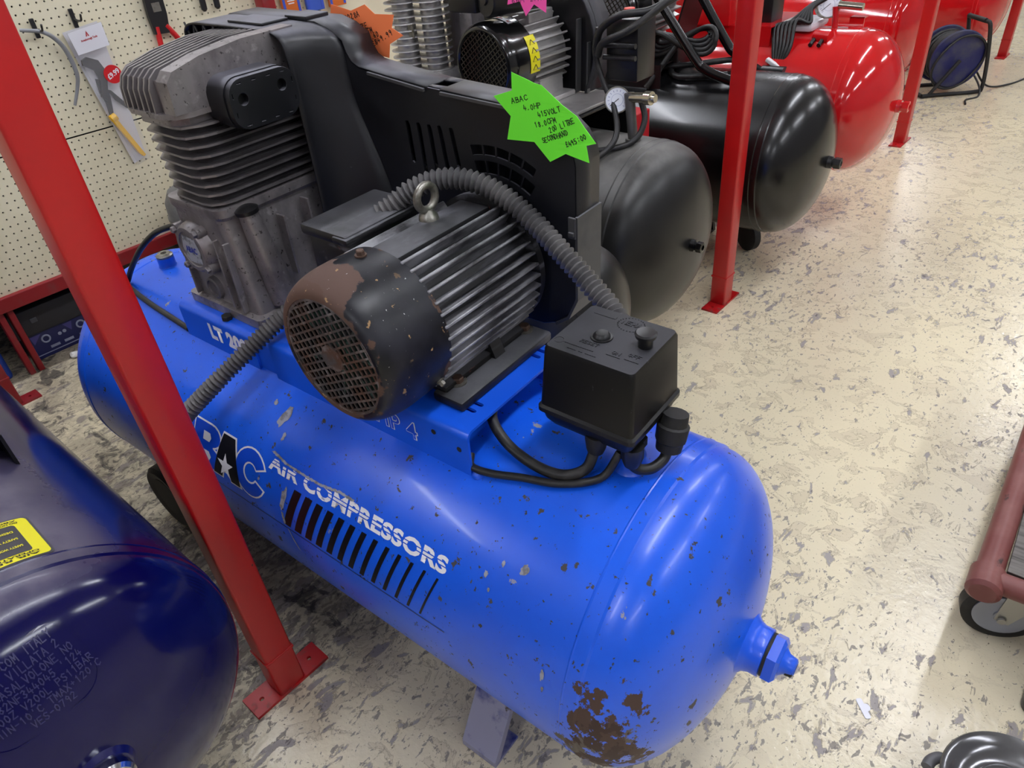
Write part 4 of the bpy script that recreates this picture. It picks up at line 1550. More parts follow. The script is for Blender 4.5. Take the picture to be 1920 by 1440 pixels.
card('price_card', 'orange star card priced 849.99, tucked behind the black belt guard', orange_poly, lambda a, b: blue_pt(a, 0.22, b), BM, M_orange,
     [('053028A', (-0.130, 0.661), (-0.081, 0.673)), ('LITRE', (-0.098, 0.650), (-0.068, 0.658)), ('.0CFM', (-0.086, 0.644), (-0.057, 0.652)), ('494.60', (-0.080, 0.636), (-0.045, 0.648)), ('EX £849.99', (-0.084, 0.6235), (-0.015, 0.652))], M_ink, 0.0075, 0.0011)


# ------------------------------------------------------------------ other compressors
def compressor(label, y0, z0, R, xa, xb, h, yaw, m, group=None, feet=True, front_wheel=False):
    t = thing('air_compressor', label, 'air compressor', (-0.9, y0, 0), (0, 0, yaw), group=group, offset=(0, 0, z0))
    tk = obj('tank', tank_bm(R, xa, xb, h, 80), m, t, 20)
    if feet:
        zt = -math.sqrt(R * R - (0.55 * R) ** 2)
        for uu in (xa + 0.12, xb - 0.36):
            for s in (-1, 1):
                bm = new_bm()
                prism(bm, [(s * 0.55 * R, zt + 0.006), (s * 0.50 * R, zt - 0.01), (s * 0.78 * R, -z0 + 0.006), (s * 0.6 * R, -z0 + 0.006), (s * 0.6 * R, -z0), (s * 0.86 * R, -z0)],
                      lambda a, b, tt: (tt, a, b), uu, uu + 0.06)
                obj('foot', bm, m, t)
    return t, tk


def end_plug(tk, x, m, r=0.014, L=0.03, col=None):
    bm = new_bm()
    lathe(bm, [(-0.012, r * 1.5), (0.004, r * 1.25), (L * 0.4, r * 1.2), (L * 0.4, r * 0.9), (L * 0.55, r * 0.9)], (x, 0, 0), (1, 0, 0), 24)
    lathe(bm, [(0, r * 1.15), (L * 0.45, r * 1.1), (L * 0.5, r * 0.6), (L * 0.25, r * 0.5), (L * 0.25, 0)], (x + L * 0.55, 0, 0), (1, 0, 0), 6)
    return obj('end_plug', bm, m, tk, 35)


def tank_bracket(t, R, u0, u1, wtop, vv, m, name='platform'):
    bm = new_bm()
    zb = math.sqrt(R * R - vv * vv) - 0.002
    prism(bm, [(-vv, zb), (-vv, wtop), (vv, wtop), (vv, zb), (vv - 0.004, zb), (vv - 0.004, wtop - 0.004), (-vv + 0.004, wtop - 0.004), (-vv + 0.004, zb)], lambda a, b, tt: (tt, a, b), u0, u1)
    return obj(name, bm, m, t)


# ---- navy compressor at the lower left
NR, NH, NXB = 0.227, 0.103, 0.151
navy, ntk = compressor('dusty navy blue compressor tank with a yellow label, nearest at lower left', -0.061, 0.412, NR, -0.95, NXB, NH, 0.009, M_navy)
# yellow label on the upper side
ncyl = lambda off: (lambda a, b, tt: (a, (NR + off + tt) * math.cos(b / NR), (NR + off + tt) * math.sin(b / NR)))
na = lambda d: math.radians(d) * NR


def navy_patch(u0, u1, d0, d1, off, m, name, r=0.006):
    bm = new_bm()
    plate(bm, rrect((u0 + u1) / 2, (na(d0) + na(d1)) / 2, u1 - u0, na(d1) - na(d0), r, 4), [], lambda a, b, tt: (a, b, tt), 0.0)
    bmesh.ops.remove_doubles(bm, verts=bm.verts, dist=1e-7)
    slice_y(bm, 0.004)
    remap(bm, ncyl(off))
    return obj(name, bm, m, ntk)


navy_patch(0.036, 0.127, 64.2, 92.0, 0.0006, mat('label_border', (60, 60, 70), 0.4), 'label_border')
navy_patch(0.0385, 0.1245, 64.9, 91.3, 0.0010, M_yellow, 'label')
navy_patch(0.051, 0.112, 68.6, 87.5, 0.0014, M_labelgrey, 'label_panel', 0.004)


def navy_text(s, u, d0, d1, h, m, off, flip=True):
    """text running round the tank from d0 to d1 degrees with letter height along +u"""
    bm = text_bm(s, 0.01, offset=0.00025)
    fit_bm(bm, 0, na(d1) - na(d0), 0, h)
    remap(bm, lambda a, b, tt: (u + b, na(d0) + a, 0))
    slice_y(bm, 0.004)
    remap(bm, ncyl(off))
    obj('label_text', bm, m, ntk)


for s, u, hh, a0, a1 in (('DO NOT OPERATE THIS COMPRESSOR', 0.0475, -0.0050, 90.5, 66), ('ABOVE THESE LIMITS', 0.0415, 0, 0, 0),):
    pass
for s, uu in (('ABOVE THESE LIMITS', 0.041), ('DO NOT OPERATE THIS COMPRESSOR', 0.0457), ('AIR RECEIVER', 0.1185), ('OPERATING GUIDES', 0.1138)):
    navy_text(s, uu, 67.5, 90.0, 0.0036, M_ink, 0.0015)
for s, uu in (('SAFETY WORKING PRESSURE 10 BAR', 0.096), ('SAFETY VALVE SETTING  10 BAR', 0.080), ('DESIGN PRESSURE  11 BAR', 0.064)):
    navy_text(s, uu, 70.0, 86.5, 0.0042, M_yellow, 0.0019)


# cast plaque on the tank end
def ndome(a, b, t):
    """a: v, b: w on the dome"""
    q = max(0.0, 1 - (a * a + b * b) / (NR - 0.0025) ** 2)
    return (NXB + NH * math.sqrt(q) + t, a, b)


bm = new_bm()
pcx, pcy = 0.008, 0.148
outl = rrect(pcx, pcy, 0.120, 0.088, 0.030, 7)
outi = rrect(pcx, pcy, 0.116, 0.084, 0.028, 7)
plate(bm, outl, [outi], lambda a, b, t: (a, b, t), 0.0)
bmesh.ops.remove_doubles(bm, verts=bm.verts, dist=1e-7)
remap(bm, lambda a, b, t: ndome(a, b, 0.0008))
obj('plaque_border', bm, M_navy, ntk)
bm = new_bm()
rowsx = ['AIR COM ITALY', 'VIA VILLATA 2', '0 CASALVOLONE NO', "0082NF344045 '124", 'X200Z V200L PS11BAR', "TMIN-10'C TMAX+120'C", 'VES-0792']
for k, s in enumerate(rowsx):
    yy = pcy + 0.030 - 0.0108 * k
    hw = 0.0028 * len(s)
    strokes(bm, s, ndome, (pcx + 0.006 - hw, yy), (pcx + 0.006 + hw, yy), 0.0078, 0.0009, 0.0009)
obj('plaque_lettering', bm, mat('navy_raised_print', (50, 49, 94), 0.3), ntk)
bm = new_bm()
lathe(bm, [(0, 0.036), (0.006, 0.032), (0.010, 0.029)], (0.249, 0.012, 0.002), (1, 0, 0), 32)
obj('end_boss', bm, M_navy2, ntk, 35)
bm = new_bm()
lathe(bm, [(0, 0.027), (0.012, 0.027), (0.016, 0.023), (0.016, 0.017), (0.012, 0.015), (0.012, 0)], (0.259, 0.012, 0.002), (1, 0, 0), 32)
obj('chrome_plug', bm, M_chrome, ntk, 35)
tank_bracket(navy, NR, -0.60, -0.113, 0.235, 0.135, M_black, 'mounting_bracket')

# ---- dusty tank right behind the blue compressor
gs, gsk = compressor('small weathered grey tank end half hidden between blue compressor and dusty black tank', 1.0, 0.42, 0.172, -0.95, 0.112, 0.10, 0.0, M_gtank)
bm = new_bm()
sd = lambda a, b, t: (0.112 + 0.10 * math.sqrt(max(0, 1 - (a * a + b * b) / 0.17 ** 2)) + t, a, b)
plate(bm, rrect(-0.055, 0.045, 0.10, 0.085, 0.035, 6), [], lambda a, b, t: sd(a, b, 0.0006), 0.0)
rq = random.Random(3)
for r_i in range(6):
    for c_i in range(8):
        a_, b_ = -0.098 + 0.0105 * c_i + rq.uniform(-.002, .002), 0.075 - 0.012 * r_i
        h_ = 0.0065
        q_ = [(a_, b_), (a_ + 0.0015, b_), (a_ + 0.0015, b_ + h_), (a_, b_ + h_)] if rq.random() < .5 else [(a_, b_), (a_ + 0.006, b_), (a_ + 0.006, b_ + 0.0016), (a_, b_ + 0.0016)]
        prism(bm, q_, sd, 0.0006, 0.0018)
obj('cast_plaque', bm, M_void, gsk)

# grey steel cylinder standing behind the blue compressor's pump
t = thing('steel_cylinder', 'upright grey steel cylinder by the pegboard, behind the blue compressor pump', 'cylinder', (-2.28, 0.975, 0))
bm = new_bm()
lathe(bm, [(0.002, 0.095), (0.01, 0.105), (0.10, 0.107), (0.104, 0.110), (0.115, 0.110), (0.119, 0.107), (0.36, 0.107), (0.364, 0.110), (0.375, 0.110), (0.379, 0.107), (0.42, 0.104), (0.455, 0.085), (0.47, 0.04), (0.475, 0.0)], (0, 0, 0), (0, 0, 1), 40)
obj('shell', bm, mat('dull_grey_steel', (104, 104, 104), 0.5, 0.2, layers=[((70, 70, 72), 9.0, 0.45, 0.7, 0.6)]), t, 35)
bm = new_bm()
cyl(bm, (0, 0, 0.47), (0, 0, 0.52), 0.016, seg=16)
obj('valve', bm, M_steel, t, 35)

# ---- dusty black compressor (A)
AR = 0.229
ca, cak = compressor('dusty black belt-driven compressor with silver motor and pressure gauge', 1.45, 0.421, AR, -0.80, 0.033, 0.109, -0.004, M_gtank)
end_plug(cak, 0.140, M_btank, 0.012, 0.03)
# local frame: u = x + 0.9, v = y - 1.45, w = z - 0.421
tank_bracket(ca, AR, -0.76, -0.125, 0.292, 0.135, M_black)
bm = new_bm()
box(bm, (-0.37, -0.01, 0.2965), (0.47, 0.25, 0.008), 0.002)
obj('motor_plate', bm, M_alulight, ca)


def small_motor(t, uc, wc, v0, v1, r, cowl_len, finmat, cowlmat, hatch=True):
    bm = new_bm()
    lathe(bm, [(v0 + cowl_len - 0.01, r * 0.6), (v0 + cowl_len - 0.01, r * 0.84), (v1, r * 0.84), (v1, r * 0.6)], (uc, 0, wc), (0, 1, 0), 40)
    mo = obj('motor', bm, finmat, t, 35)
    fb_ = new_bm()
    L = v1 - v0 - cowl_len
    box(fb_, (r * 0.92, v0 + cowl_len + L / 2, 0), (r * 0.2, L, 0.004))
    f0 = obj('cooling_fin', fb_, finmat, mo)
    aa = list(range(-70, 80, 12)) + list(range(110, 260, 12))
    f0.matrix_local = Matrix.Translation((uc, 0, wc)) @ Matrix.Rotation(-math.radians(aa[0]), 4, 'Y')
    for a in aa[1:]:
        inst(f0, 'cooling_fin', mo, Matrix.Translation((uc, 0, wc)) @ Matrix.Rotation(-math.radians(a), 4, 'Y'))
    bm = new_bm()
    prof = [(v0 + cowl_len, r)]
    for k in range(9):
        a = math.pi / 2 * k / 8
        prof.append((v0 + 0.03 - 0.03 * math.sin(a), r * (0.84 + 0.16 * math.cos(a))))
    prof += [(v0 + 0.003, r * 0.80), (v0 + 0.02, r * 0.82), (v0 + cowl_len, r * 0.97)]
    lathe(bm, prof, (uc, 0, wc), (0, 1, 0), 48, cap0=False, cap1=False)
    co = obj('fan_cowl', bm, cowlmat, mo, 45)
    bm = new_bm()
    RG = r * 0.81
    for ang in (35, 125):
        ca_, sa_ = math.cos(math.radians(ang)), math.sin(math.radians(ang))
        nb_ = 15
        for k in range(-nb_ // 2 + 1, nb_ // 2 + 1):
            d = k * (2 * RG / nb_)
            if abs(d) >= RG * 0.99:
                continue
            L2_ = math.sqrt(RG * RG - d * d)
            pts = [(-L2_, d - 0.0012), (L2_, d - 0.0012), (L2_, d + 0.0012), (-L2_, d + 0.0012)]
            prism(bm, [(x * ca_ - y * sa_, x * sa_ + y * ca_) for x, y in pts], lambda a, b, tt: (uc + a, tt, wc + b), v0 + 0.004, v0 + 0.007)
    obj('grille', bm, cowlmat, mo)
    bm = new_bm()
    cyl(bm, (uc, v0 + 0.03, wc), (uc, v0 + 0.034, wc), r * 0.8, seg=32)
    obj('fan', bm, M_void if not hatch else mat('pale_fan', (150, 150, 155), 0.6), mo)
    return mo


M_cowl2 = mat('gloss_black_cowl', (14, 14, 15), 0.16, coat=0.3)
mo = small_motor(ca, -0.35, 0.402, -0.158, 0.062, 0.094, 0.09, M_alulight, M_cowl2, hatch=False)
for s in (-1, 1):
    bm = new_bm()
    box(bm, (-0.35 + s * 0.085, 0.0, 0.307), (0.05, 0.11, 0.012), 0.002)
    box(bm, (-0.35 + s * 0.07, 0.0, 0.33), (0.02, 0.09, 0.05), 0.002)
    obj('motor_foot', bm, M_alulight, mo)
bm = new_bm()
box(bm, (-0.335, 0.0, 0.487), (0.085, 0.09, 0.024), 0.003)
obj('terminal_pad', bm, M_alulight, mo)
bm = new_bm()
n = 8
rows_ = []
for k in range(n + 1):
    a = math.radians(-14 + 50 * k / n)
    rows_.append([bm.verts.new((-0.35 + 0.0955 * math.cos(a), v, 0.402 + 0.0955 * math.sin(a))) for v in (-0.092, -0.058)])
for k in range(n):
    bm.faces.new((rows_[k][0], rows_[k + 1][0], rows_[k + 1][1], rows_[k][1]))
obj('warning_sticker', bm, M_yellow, mo)
bm = new_bm()
wf = lambda a, b, tt: (-0.35 + (0.0956 + tt) * math.cos(b), a, 0.402 + (0.0956 + tt) * math.sin(b))
for k in range(4):
    strokes(bm, '^', wf, (-0.086, math.radians(-10 + 11 * k)), (-0.062, math.radians(-10 + 11 * k)), 0.12, 0.0022, 0.0004)
obj('sticker_print', bm, M_ink, mo)
bm = new_bm()
rows_ = []
for k in range(6):
    a = math.radians(62 + 34 * k / 5)
    rows_.append([bm.verts.new((-0.35 + 0.0955 * math.cos(a), v, 0.402 + 0.0955 * math.sin(a))) for v in (-0.105, -0.088)])
for k in range(5):
    bm.faces.new((rows_[k][0], rows_[k + 1][0], rows_[k + 1][1], rows_[k][1]))
obj('arrow_sticker', bm, M_white, mo)
bm = new_bm()
prism(bm, [(-0.099, math.radians(66)), (-0.094, math.radians(66)), (-0.094, math.radians(82)), (-0.090, math.radians(82)), (-0.0965, math.radians(93)), (-0.103, math.radians(82)), (-0.099, math.radians(82))],
      lambda a, b, tt: (-0.35 + (0.0958 + tt) * math.cos(b), a, 0.402 + (0.0958 + tt) * math.sin(b)), 0, 0.0003)
obj('sticker_arrow', bm, mat('sticker_red', (190, 40, 30), 0.5), mo)
# capacitor pod over the motor
bm = new_bm()
lathe(bm, [(-0.005, 0.0), (-0.005, 0.012), (-0.001, 0.014), (0, 0.036), (0.006, 0.040), (0.16, 0.040), (0.164, 0.036)], (-0.325, -0.155, 0.545), (0.25, 1, 0.0), 32)
obj('capacitor_pod', bm, M_black, mo, 40)
bm = new_bm()
box(bm, (-0.40, -0.12, 0.548), (0.09, 0.07, 0.07), 0.006)
obj('capacitor_box', bm, M_black, mo, 35)
# arched belt guard behind the motor
bm = new_bm()
arch = [(-0.66, 0.302), (-0.215, 0.302)]
for k in range(15):
    a = math.radians(-20 + 150 * k / 14)
    arch.append((-0.355 + 0.172 * math.cos(a), 0.412 + 0.172 * math.sin(a)))
arch += [(-0.66, 0.56)]
prism(bm, arch, lambda a, b, tt: (a, tt, b), 0.078, 0.081)
cg = obj('belt_guard', bm, M_black, ca)
bm = new_bm()
A = [bm.verts.new((a, 0.064, b)) for a, b in arch[1:]]
B = [bm.verts.new((a, 0.135, b)) for a, b in arch[1:]]
for i in range(len(A) - 1):
    bm.faces.new((A[i], A[i + 1], B[i + 1], B[i]))
o = obj('guard_rim', bm, mat('grey_black_plastic', (44, 45, 50), 0.5), cg, 50)
md = o.modifiers.new('thickness', 'SOLIDIFY')
md.thickness = 0.004
bm = new_bm()
prism(bm, [(-0.245, 0.303), (-0.240, 0.303), (-0.232, 0.47), (-0.237, 0.47)], lambda a, b, tt: (a, tt, b), 0.062, 0.078)
prism(bm, [(-0.215, 0.303), (-0.211, 0.303), (-0.205, 0.42), (-0.209, 0.42)], lambda a, b, tt: (a, tt, b), 0.066, 0.078)
obj('guard_web', bm, M_plastic2, cg)
# silver two-column pump
bm = new_bm()
loft(bm, [ring_rect(-0.68, -0.49, -0.17, 0.06, 0.3005, 0.02), ring_rect(-0.67, -0.50, -0.16, 0.06, 0.375, 0.02)])
pm = obj('pump', bm, M_alulight, ca, 35)
for cxx, cvv in ((-0.612, -0.150), (-0.548, -0.115)):
    bm = new_bm()
    cyl(bm, (cxx, cvv, 0.37), (cxx, cvv, 0.56), 0.027, seg=28)
    obj('cylinder', bm, M_alulight, pm, 35)
    for k in range(12):
        bm = new_bm()
        ww = 0.375 + 0.0155 * k
        lathe(bm, [(0, 0.030), (0.001, 0.042 + 0.0004 * k), (0.0035, 0.0415 + 0.0004 * k), (0.0045, 0.030)], (cxx, cvv, ww), (0, 0, 1), 32)
        obj('cooling_fin', bm, M_alulight, pm, 35)
bm = new_bm()
cyl(bm, (-0.612, -0.150, 0.556), (-0.612, -0.150, 0.60), 0.042, seg=28)
box(bm, (-0.70, -0.10, 0.585), (0.14, 0.11, 0.05), 0.006)
for k in range(8):
    box(bm, (-0.76 + 0.018 * k, -0.09, 0.625), (0.003, 0.12, 0.05))
obj('pump_head', bm, M_alulight, pm, 35)
bm = new_bm()
box(bm, (-0.575, -0.165, 0.47), (0.018, 0.004, 0.03))
obj('clip', bm, M_steel, pm)
bm = new_bm()
box(bm, (-0.50, -0.05, 0.45), (0.10, 0.05, 0.17), 0.01)
obj('finned_casing', bm, M_aludark, pm, 35)
# gauge, riser, pressure switch and hoses
bm = new_bm()
cyl(bm, (-0.030, 0.0, 0.226), (-0.043, 0.0, 0.335), 0.012, seg=16)
lathe(bm, [(0, 0.02), (0.012, 0.018)], (-0.030, 0, 0.222), (0, 0, 1), 18)
riser = obj('riser_pipe', bm, mat('grey_pipe', (96, 94, 92), 0.45, 0.5), ca, 35)
GD = Vector((0.55, -0.68, 0.18)).normalized()


def gauge(t, c, d, r, name='pressure_gauge'):
    c = Vector(c)
    bm = new_bm()
    lathe(bm, [(-0.026, 0), (-0.026, r * 0.95), (-0.002, r), (0.002, r * 0.97), (0.002, r * 0.88), (0.0, r * 0.88)], c, d, 36)
    g = obj(name, bm, M_steel if r > 0.021 else M_black, t, 35)
    bm = new_bm()
    x, y, dd = frame_for(d)
    cyl(bm, c + dd * 0.0002, c + dd * 0.0008, r * 0.88, seg=32)
    obj('dial', bm, mat('dial_white', (226, 230, 240), 0.4), g)
    bm = new_bm()
    for k in range(13):
        a = math.radians(-135 + 270 * k / 12)
        p = c + dd * 0.001 + (x * math.sin(a) + y * math.cos(a)) * r * 0.74
        q = c + dd * 0.001 + (x * math.sin(a) + y * math.cos(a)) * r * 0.60
        tube(bm, [p, q], 0.0005, 5)
    for rr_ in (0.45,):
        torus(bm, c + dd * 0.001, dd, r * rr_, 0.0003, 24, 4)
    obj('dial_marks', bm, mat('dial_blue', (60, 80, 150), 0.4), g)
    bm = new_bm()
    a = math.radians(-125)
    tube(bm, [c + dd * 0.0015 + (x * math.sin(a) + y * math.cos(a)) * r * 0.7, c + dd * 0.0015 - (x * math.sin(a) + y * math.cos(a)) * r * 0.15], 0.0009, 5)
    obj('needle', bm, M_ink, g)
    return g


gauge(ca, (-0.068, -0.012, 0.320), GD, 0.030)
bm = new_bm()
cyl(bm, (-0.043, 0.0, 0.325), (0.006, -0.004, 0.330), 0.011, seg=16)
cyl(bm, (0.004, -0.004, 0.330), (0.020, -0.005, 0.3305), 0.015, seg=16)
cyl(bm, (0.020, -0.005, 0.3305), (0.030, -0.005, 0.331), 0.009, seg=16)
obj('outlet_coupling', bm, M_brass, ca, 35)
bm = new_bm()
box(bm, (-0.060, 0.03, 0.425), (0.085, 0.075, 0.13), 0.006)
psw = obj('pressure_switch', bm, M_black, ca, 35)
for k in range(2):
    bm = new_bm()
    tube(bm, [(-0.105, -0.012, 0.435 - 0.025 * k), (-0.02, -0.012, 0.437 - 0.025 * k)], 0.006, 8)
    obj('cable_loop', bm, M_cable, psw, 60)
bm = new_bm()
cyl(bm, (-0.065, 0.03, 0.49), (-0.065, 0.03, 0.505), 0.012, seg=16)
obj('red_knob', bm, mat('coral_knob', (236, 84, 74), 0.4), psw, 35)
for pts, r_ in (([(-0.12, -0.02, 0.43), (-0.10, -0.03, 0.47), (-0.05, -0.03, 0.50), (0.0, 0.0, 0.505), (0.03, 0.03, 0.52), (0.08, 0.06, 0.55)], 0.008),
                ([(-0.115, -0.02, 0.415), (-0.09, -0.035, 0.445), (-0.03, -0.03, 0.47), (0.01, 0.0, 0.50), (0.05, 0.04, 0.535)], 0.008),
                ([(-0.12, -0.01, 0.47), (-0.13, -0.01, 0.42), (-0.11, -0.01, 0.36), (-0.07, -0.02, 0.30), (-0.04, -0.06, 0.25), (-0.06, -0.11, 0.215), (-0.12, -0.13, 0.205), (-0.2, -0.14, 0.2)], 0.007),
                ([(-0.02, 0.01, 0.325), (0.0, 0.0, 0.28), (-0.01, -0.03, 0.238), (-0.06, -0.08, 0.225), (-0.13, -0.10, 0.222), (-0.2, -0.11, 0.22)], 0.007)):
    bm = new_bm()
    tube(bm, catmull(pts, 10), r_, 10)
    obj('hose', bm, M_cable, ca, 60)
# pink card on top of A's capacitor
pk = []
for k in range(20):
    rr_ = 0.075 if k % 2 == 0 else 0.052
    a = math.radians(18 * k + 9)
    pk.append((rr_ * 1.15 * math.cos(a), rr_ * math.sin(a)))
card('price_card', 'pink star card at the top edge, above the silver motor', pk, lambda a, b: Vector((-1.082, 1.283, 1.012)), Matrix.Rotation(math.radians(4), 3, 'Z'), M_pink,
     [('66M', (-0.05, -0.050), (-0.014, -0.047)), ('£499.99', (0.0, -0.046), (0.055, -0.040))], M_ink, 0.010, 0.0010)

# ---- satin black compressor (B)
BRr = 0.24
cb, cbk = compressor('satin black compressor with black tube handle, behind the second red upright', 2.219, 0.39, BRr, -0.80, 0.044, 0.13, 0.05, M_btank)
end_plug(cbk, 0.170, M_black, 0.015, 0.04)
bm = new_bm()
lathe(bm, [(-0.016, 0.02), (-0.016, 0.048), (-0.012, 0.055), (0.012, 0.055), (0.016, 0.048), (0.016, 0.02)], (-0.085, 0.10, -0.334), (0.5, 0.85, 0), 32)
wo = obj('caster', bm, M_rubber, cb, 40)
bm = new_bm()
prism(bm, [(-0.12, -0.30), (-0.05, -0.30), (-0.06, -0.20), (-0.11, -0.20)], lambda a, b, tt: (a, 0.10 + tt, b), 0.03, 0.036)
obj('caster_fork', bm, M_black, cb)
tank_bracket(cb, BRr, -0.76, -0.34, 0.272, 0.13, M_black)
mb_ = small_motor(cb, -0.53, 0.412, -0.165, 0.14, 0.115, 0.11, M_alulight, M_cowl2, hatch=True)
bm = new_bm()
box(bm, (-0.53, 0.03, 0.29), (0.16, 0.14, 0.034), 0.003)
obj('motor_foot', bm, M_alulight, mb_)
# handle: two bent tubes joined behind
for pts in ([(-0.43, -0.115, 0.54), (-0.362, -0.112, 0.449), (-0.237, -0.108, 0.293), (-0.205, -0.107, 0.266), (-0.165, -0.106, 0.250), (-0.109, -0.105, 0.236), (-0.075, -0.103, 0.229)],
            [(-0.35, 0.04, 0.52), (-0.291, 0.042, 0.428), (-0.207, 0.045, 0.311), (-0.180, 0.046, 0.284), (-0.14, 0.048, 0.270), (-0.11, 0.05, 0.262)]):
    bm = new_bm()
    tube(bm, catmull(pts, 8), 0.0145, 14)
    obj('handle_tube', bm, M_btank, cb, 60)
bm = new_bm()
box(bm, (-0.36, 0.10, 0.38), (0.006, 0.16, 0.26), 0.002, rot=Matrix.Rotation(0.3, 3, 'Y'))
obj('rear_panel', bm, M_black, cb)
for k in range(4):
    bm = new_bm()
    pts = []
    for q in range(40):
        a = 2 * math.pi * q / 40
        pts.append(Vector((-0.306 + (0.118 - 0.010 * k) * math.cos(a), -0.075 + 0.018 * math.sin(a) + 0.006 * k, 0.330 + 0.004 * k + (0.036 - 0.007 * k) * math.sin(2 * a) + 0.012 * math.cos(a))))
    tube(bm, pts, 0.0075, 8, closed=True)
    obj('cable_coil', bm, M_cable, cb, 60)
for pts, r_ in (([(-0.31, -0.075, 0.33), (-0.34, -0.10, 0.28), (-0.365, -0.125, 0.235), (-0.385, -0.14, 0.205)], 0.009),
                ([(-0.33, -0.03, 0.262), (-0.34, -0.06, 0.244), (-0.30, -0.09, 0.234), (-0.22, -0.08, 0.238), (-0.15, -0.06, 0.244)], 0.009),
                ([(-0.5, -0.02, 0.26), (-0.38, -0.06, 0.252), (-0.28, -0.03, 0.258), (-0.2, 0.03, 0.262), (-0.12, 0.08, 0.262)], 0.009)):
    bm = new_bm()
    tube(bm, catmull(pts, 10), r_, 10)
    obj('cable', bm, M_cable, cb, 60)
bm = new_bm()
box(bm, (-0.375, 0.0, 0.285), (0.10, 0.10, 0.08), 0.008)
obj('pressure_switch', bm, M_black, cb, 35)
# red carton standing between the black compressors
t = thing('carton', 'red and white printed carton behind the pressure gauge', 'box', (-1.275, 1.785, 0), offset=(0, 0, 0))
bm = new_bm()
box(bm, (0, 0, 0.302), (0.30, 0.11, 0.604), 0.003)
obj('carton_body', bm, mat('carton_red', (170, 18, 30), 0.5), t)
bm = new_bm()
box(bm, (0.0, -0.0555, 0.597), (0.30, 0.001, 0.010))
obj('white_band', bm, M_white, t)
bm = new_bm()
for k in range(5):
    prism(bm, circ(-0.11 + 0.055 * k, 0.535, 0.023, 20), lambda a, b, tt: (a, -0.0556 - tt, b), 0, 0.0006)
obj('carton_print', bm, M_white, t)

# ---- glossy red compressor (C)
CR = 0.236
cc_, cck = compressor('glossy red compressor tank with a gauge on a red pipe, before the third upright', 2.739, 0.429, CR, -0.80, 0.061, 0.14, 0.022, M_rtank)
end_plug(cck, 0.197, M_rtank, 0.017, 0.04)
bm = new_bm()
cyl(bm, (-0.085, -0.085, 0.222), (-0.030, -0.095, 0.222), 0.020, seg=24)
obj('manifold', bm, M_rtank, cck, 35)
for k in range(2):
    bm = new_bm()
    cyl(bm, (-0.080 + 0.028 * k, -0.104, 0.216), (-0.080 + 0.028 * k, -0.135, 0.204), 0.007, seg=14)
    obj('manifold_nipple', bm, M_black, cck, 35)
bm = new_bm()
cyl(bm, (-0.052, 0, 0.23), (-0.060, 0, 0.30), 0.010, seg=16)
obj('riser_pipe', bm, M_rtank, cc_, 35)
gauge(cc_, (-0.080, -0.01, 0.306), GD, 0.042)
bm = new_bm()
cyl(bm, (-0.05, 0.0, 0.305), (0.03, 0.0, 0.300), 0.012, seg=14)
obj('outlet_coupling', bm, M_brass, cc_, 35)
bm = new_bm()
prism(bm, [(-0.02, 0.23), (-0.02, 0.262), (0.028, 0.262), (0.028, 0.23)], lambda a, b, tt: (a, tt, b), 0.04, 0.046)
box(bm, (0.004, 0.06, 0.260), (0.048, 0.04, 0.004))
obj('lifting_tab', bm, M_rtank, cck)
tank_bracket(cc_, CR, -0.74, -0.22, 0.255, 0.14, M_rtank)
bm = new_bm()
box(bm, (-0.52, -0.02, 0.30), (0.30, 0.26, 0.10), 0.006)
obj('red_housing', bm, M_rtank, cc_)
bm = new_bm()
box(bm, (-0.28, -0.02, 0.30), (0.06, 0.10, 0.16), 0.005)
obj('control_box', bm, M_black, cc_, 35)
bm = new_bm()
box(bm, (-0.43, 0.0, 0.38), (0.14, 0.10, 0.05), 0.008)
obj('silver_casing', bm, M_alulight, cc_, 35)
for k in range(6):
    bm = new_bm()
    x0 = -0.20 + 0.014 * k
    tube(bm, catmull([(-0.185 + 0.006 * k, -0.17, 0.15), (-0.20 + 0.012 * k, -0.15, 0.20), (x0 - 0.02, -0.10, 0.25 + 0.004 * k), (x0 + 0.02, -0.08, 0.262), (x0 + 0.06 - 0.01 * k, -0.05, 0.30), (x0 + 0.10 - 0.01 * k, -0.03, 0.33)], 8), 0.006, 8)
    obj('cord_strand', bm, M_cable, cc_, 60)
bm = new_bm()
box(bm, (-0.180, -0.185, 0.150), (0.055, 0.02, 0.014), 0.004, rot=Matrix.Rotation(0.5, 3, 'Y'))
obj('cord_tie', bm, mat('white_tie', (220, 220, 222), 0.5), cc_)
bm = new_bm()
cyl(bm, (-0.26, -0.19, 0.145), (-0.21, -0.195, 0.125), 0.012, seg=12)
cyl(bm, (-0.21, -0.195, 0.125), (-0.13, -0.20, 0.125), 0.020, 0.022, seg=16)
obj('socket_plug', bm, M_black, cc_, 35)
bm = new_bm()
box(bm, (-0.16, 0.0, 0.245), (0.12, 0.16, 0.03), 0.012)
obj('manual_bag', bm, mat('clear_bag', (206, 200, 206), 0.2), cc_, 35)

# ---- farther red compressors
cd, cdk = compressor('red compressor tank half hidden behind the third red upright', 4.02, 0.44, 0.225, -0.80, -0.175, 0.10, 0.0, M_rtank)
bm = new_bm()
tube(bm, catmull([(-0.46, -0.30, 0.225), (-0.30, -0.26, 0.27), (-0.16, -0.24, 0.33), (-0.06, -0.22, 0.42)], 8), 0.014, 12)
obj('handle_tube', bm, M_btank, cd, 60)
bm = new_bm()
box(bm, (-0.46, -0.16, 0.2), (0.05, 0.30, 0.03), 0.004)
obj('handle_bracket', bm, M_btank, cd)
ce, cek = compressor('farthest red compressor tank, behind the cable reel', 5.22, 0.36, 0.235, -0.80, -0.08, 0.11, 0.0, M_rtank)
t = thing('wrapped_roll', 'grey roll in crinkled clear plastic wrap hanging beside the third upright', 'roll', (-1.02, 4.62, 0.0), offset=(0, 0, 0))

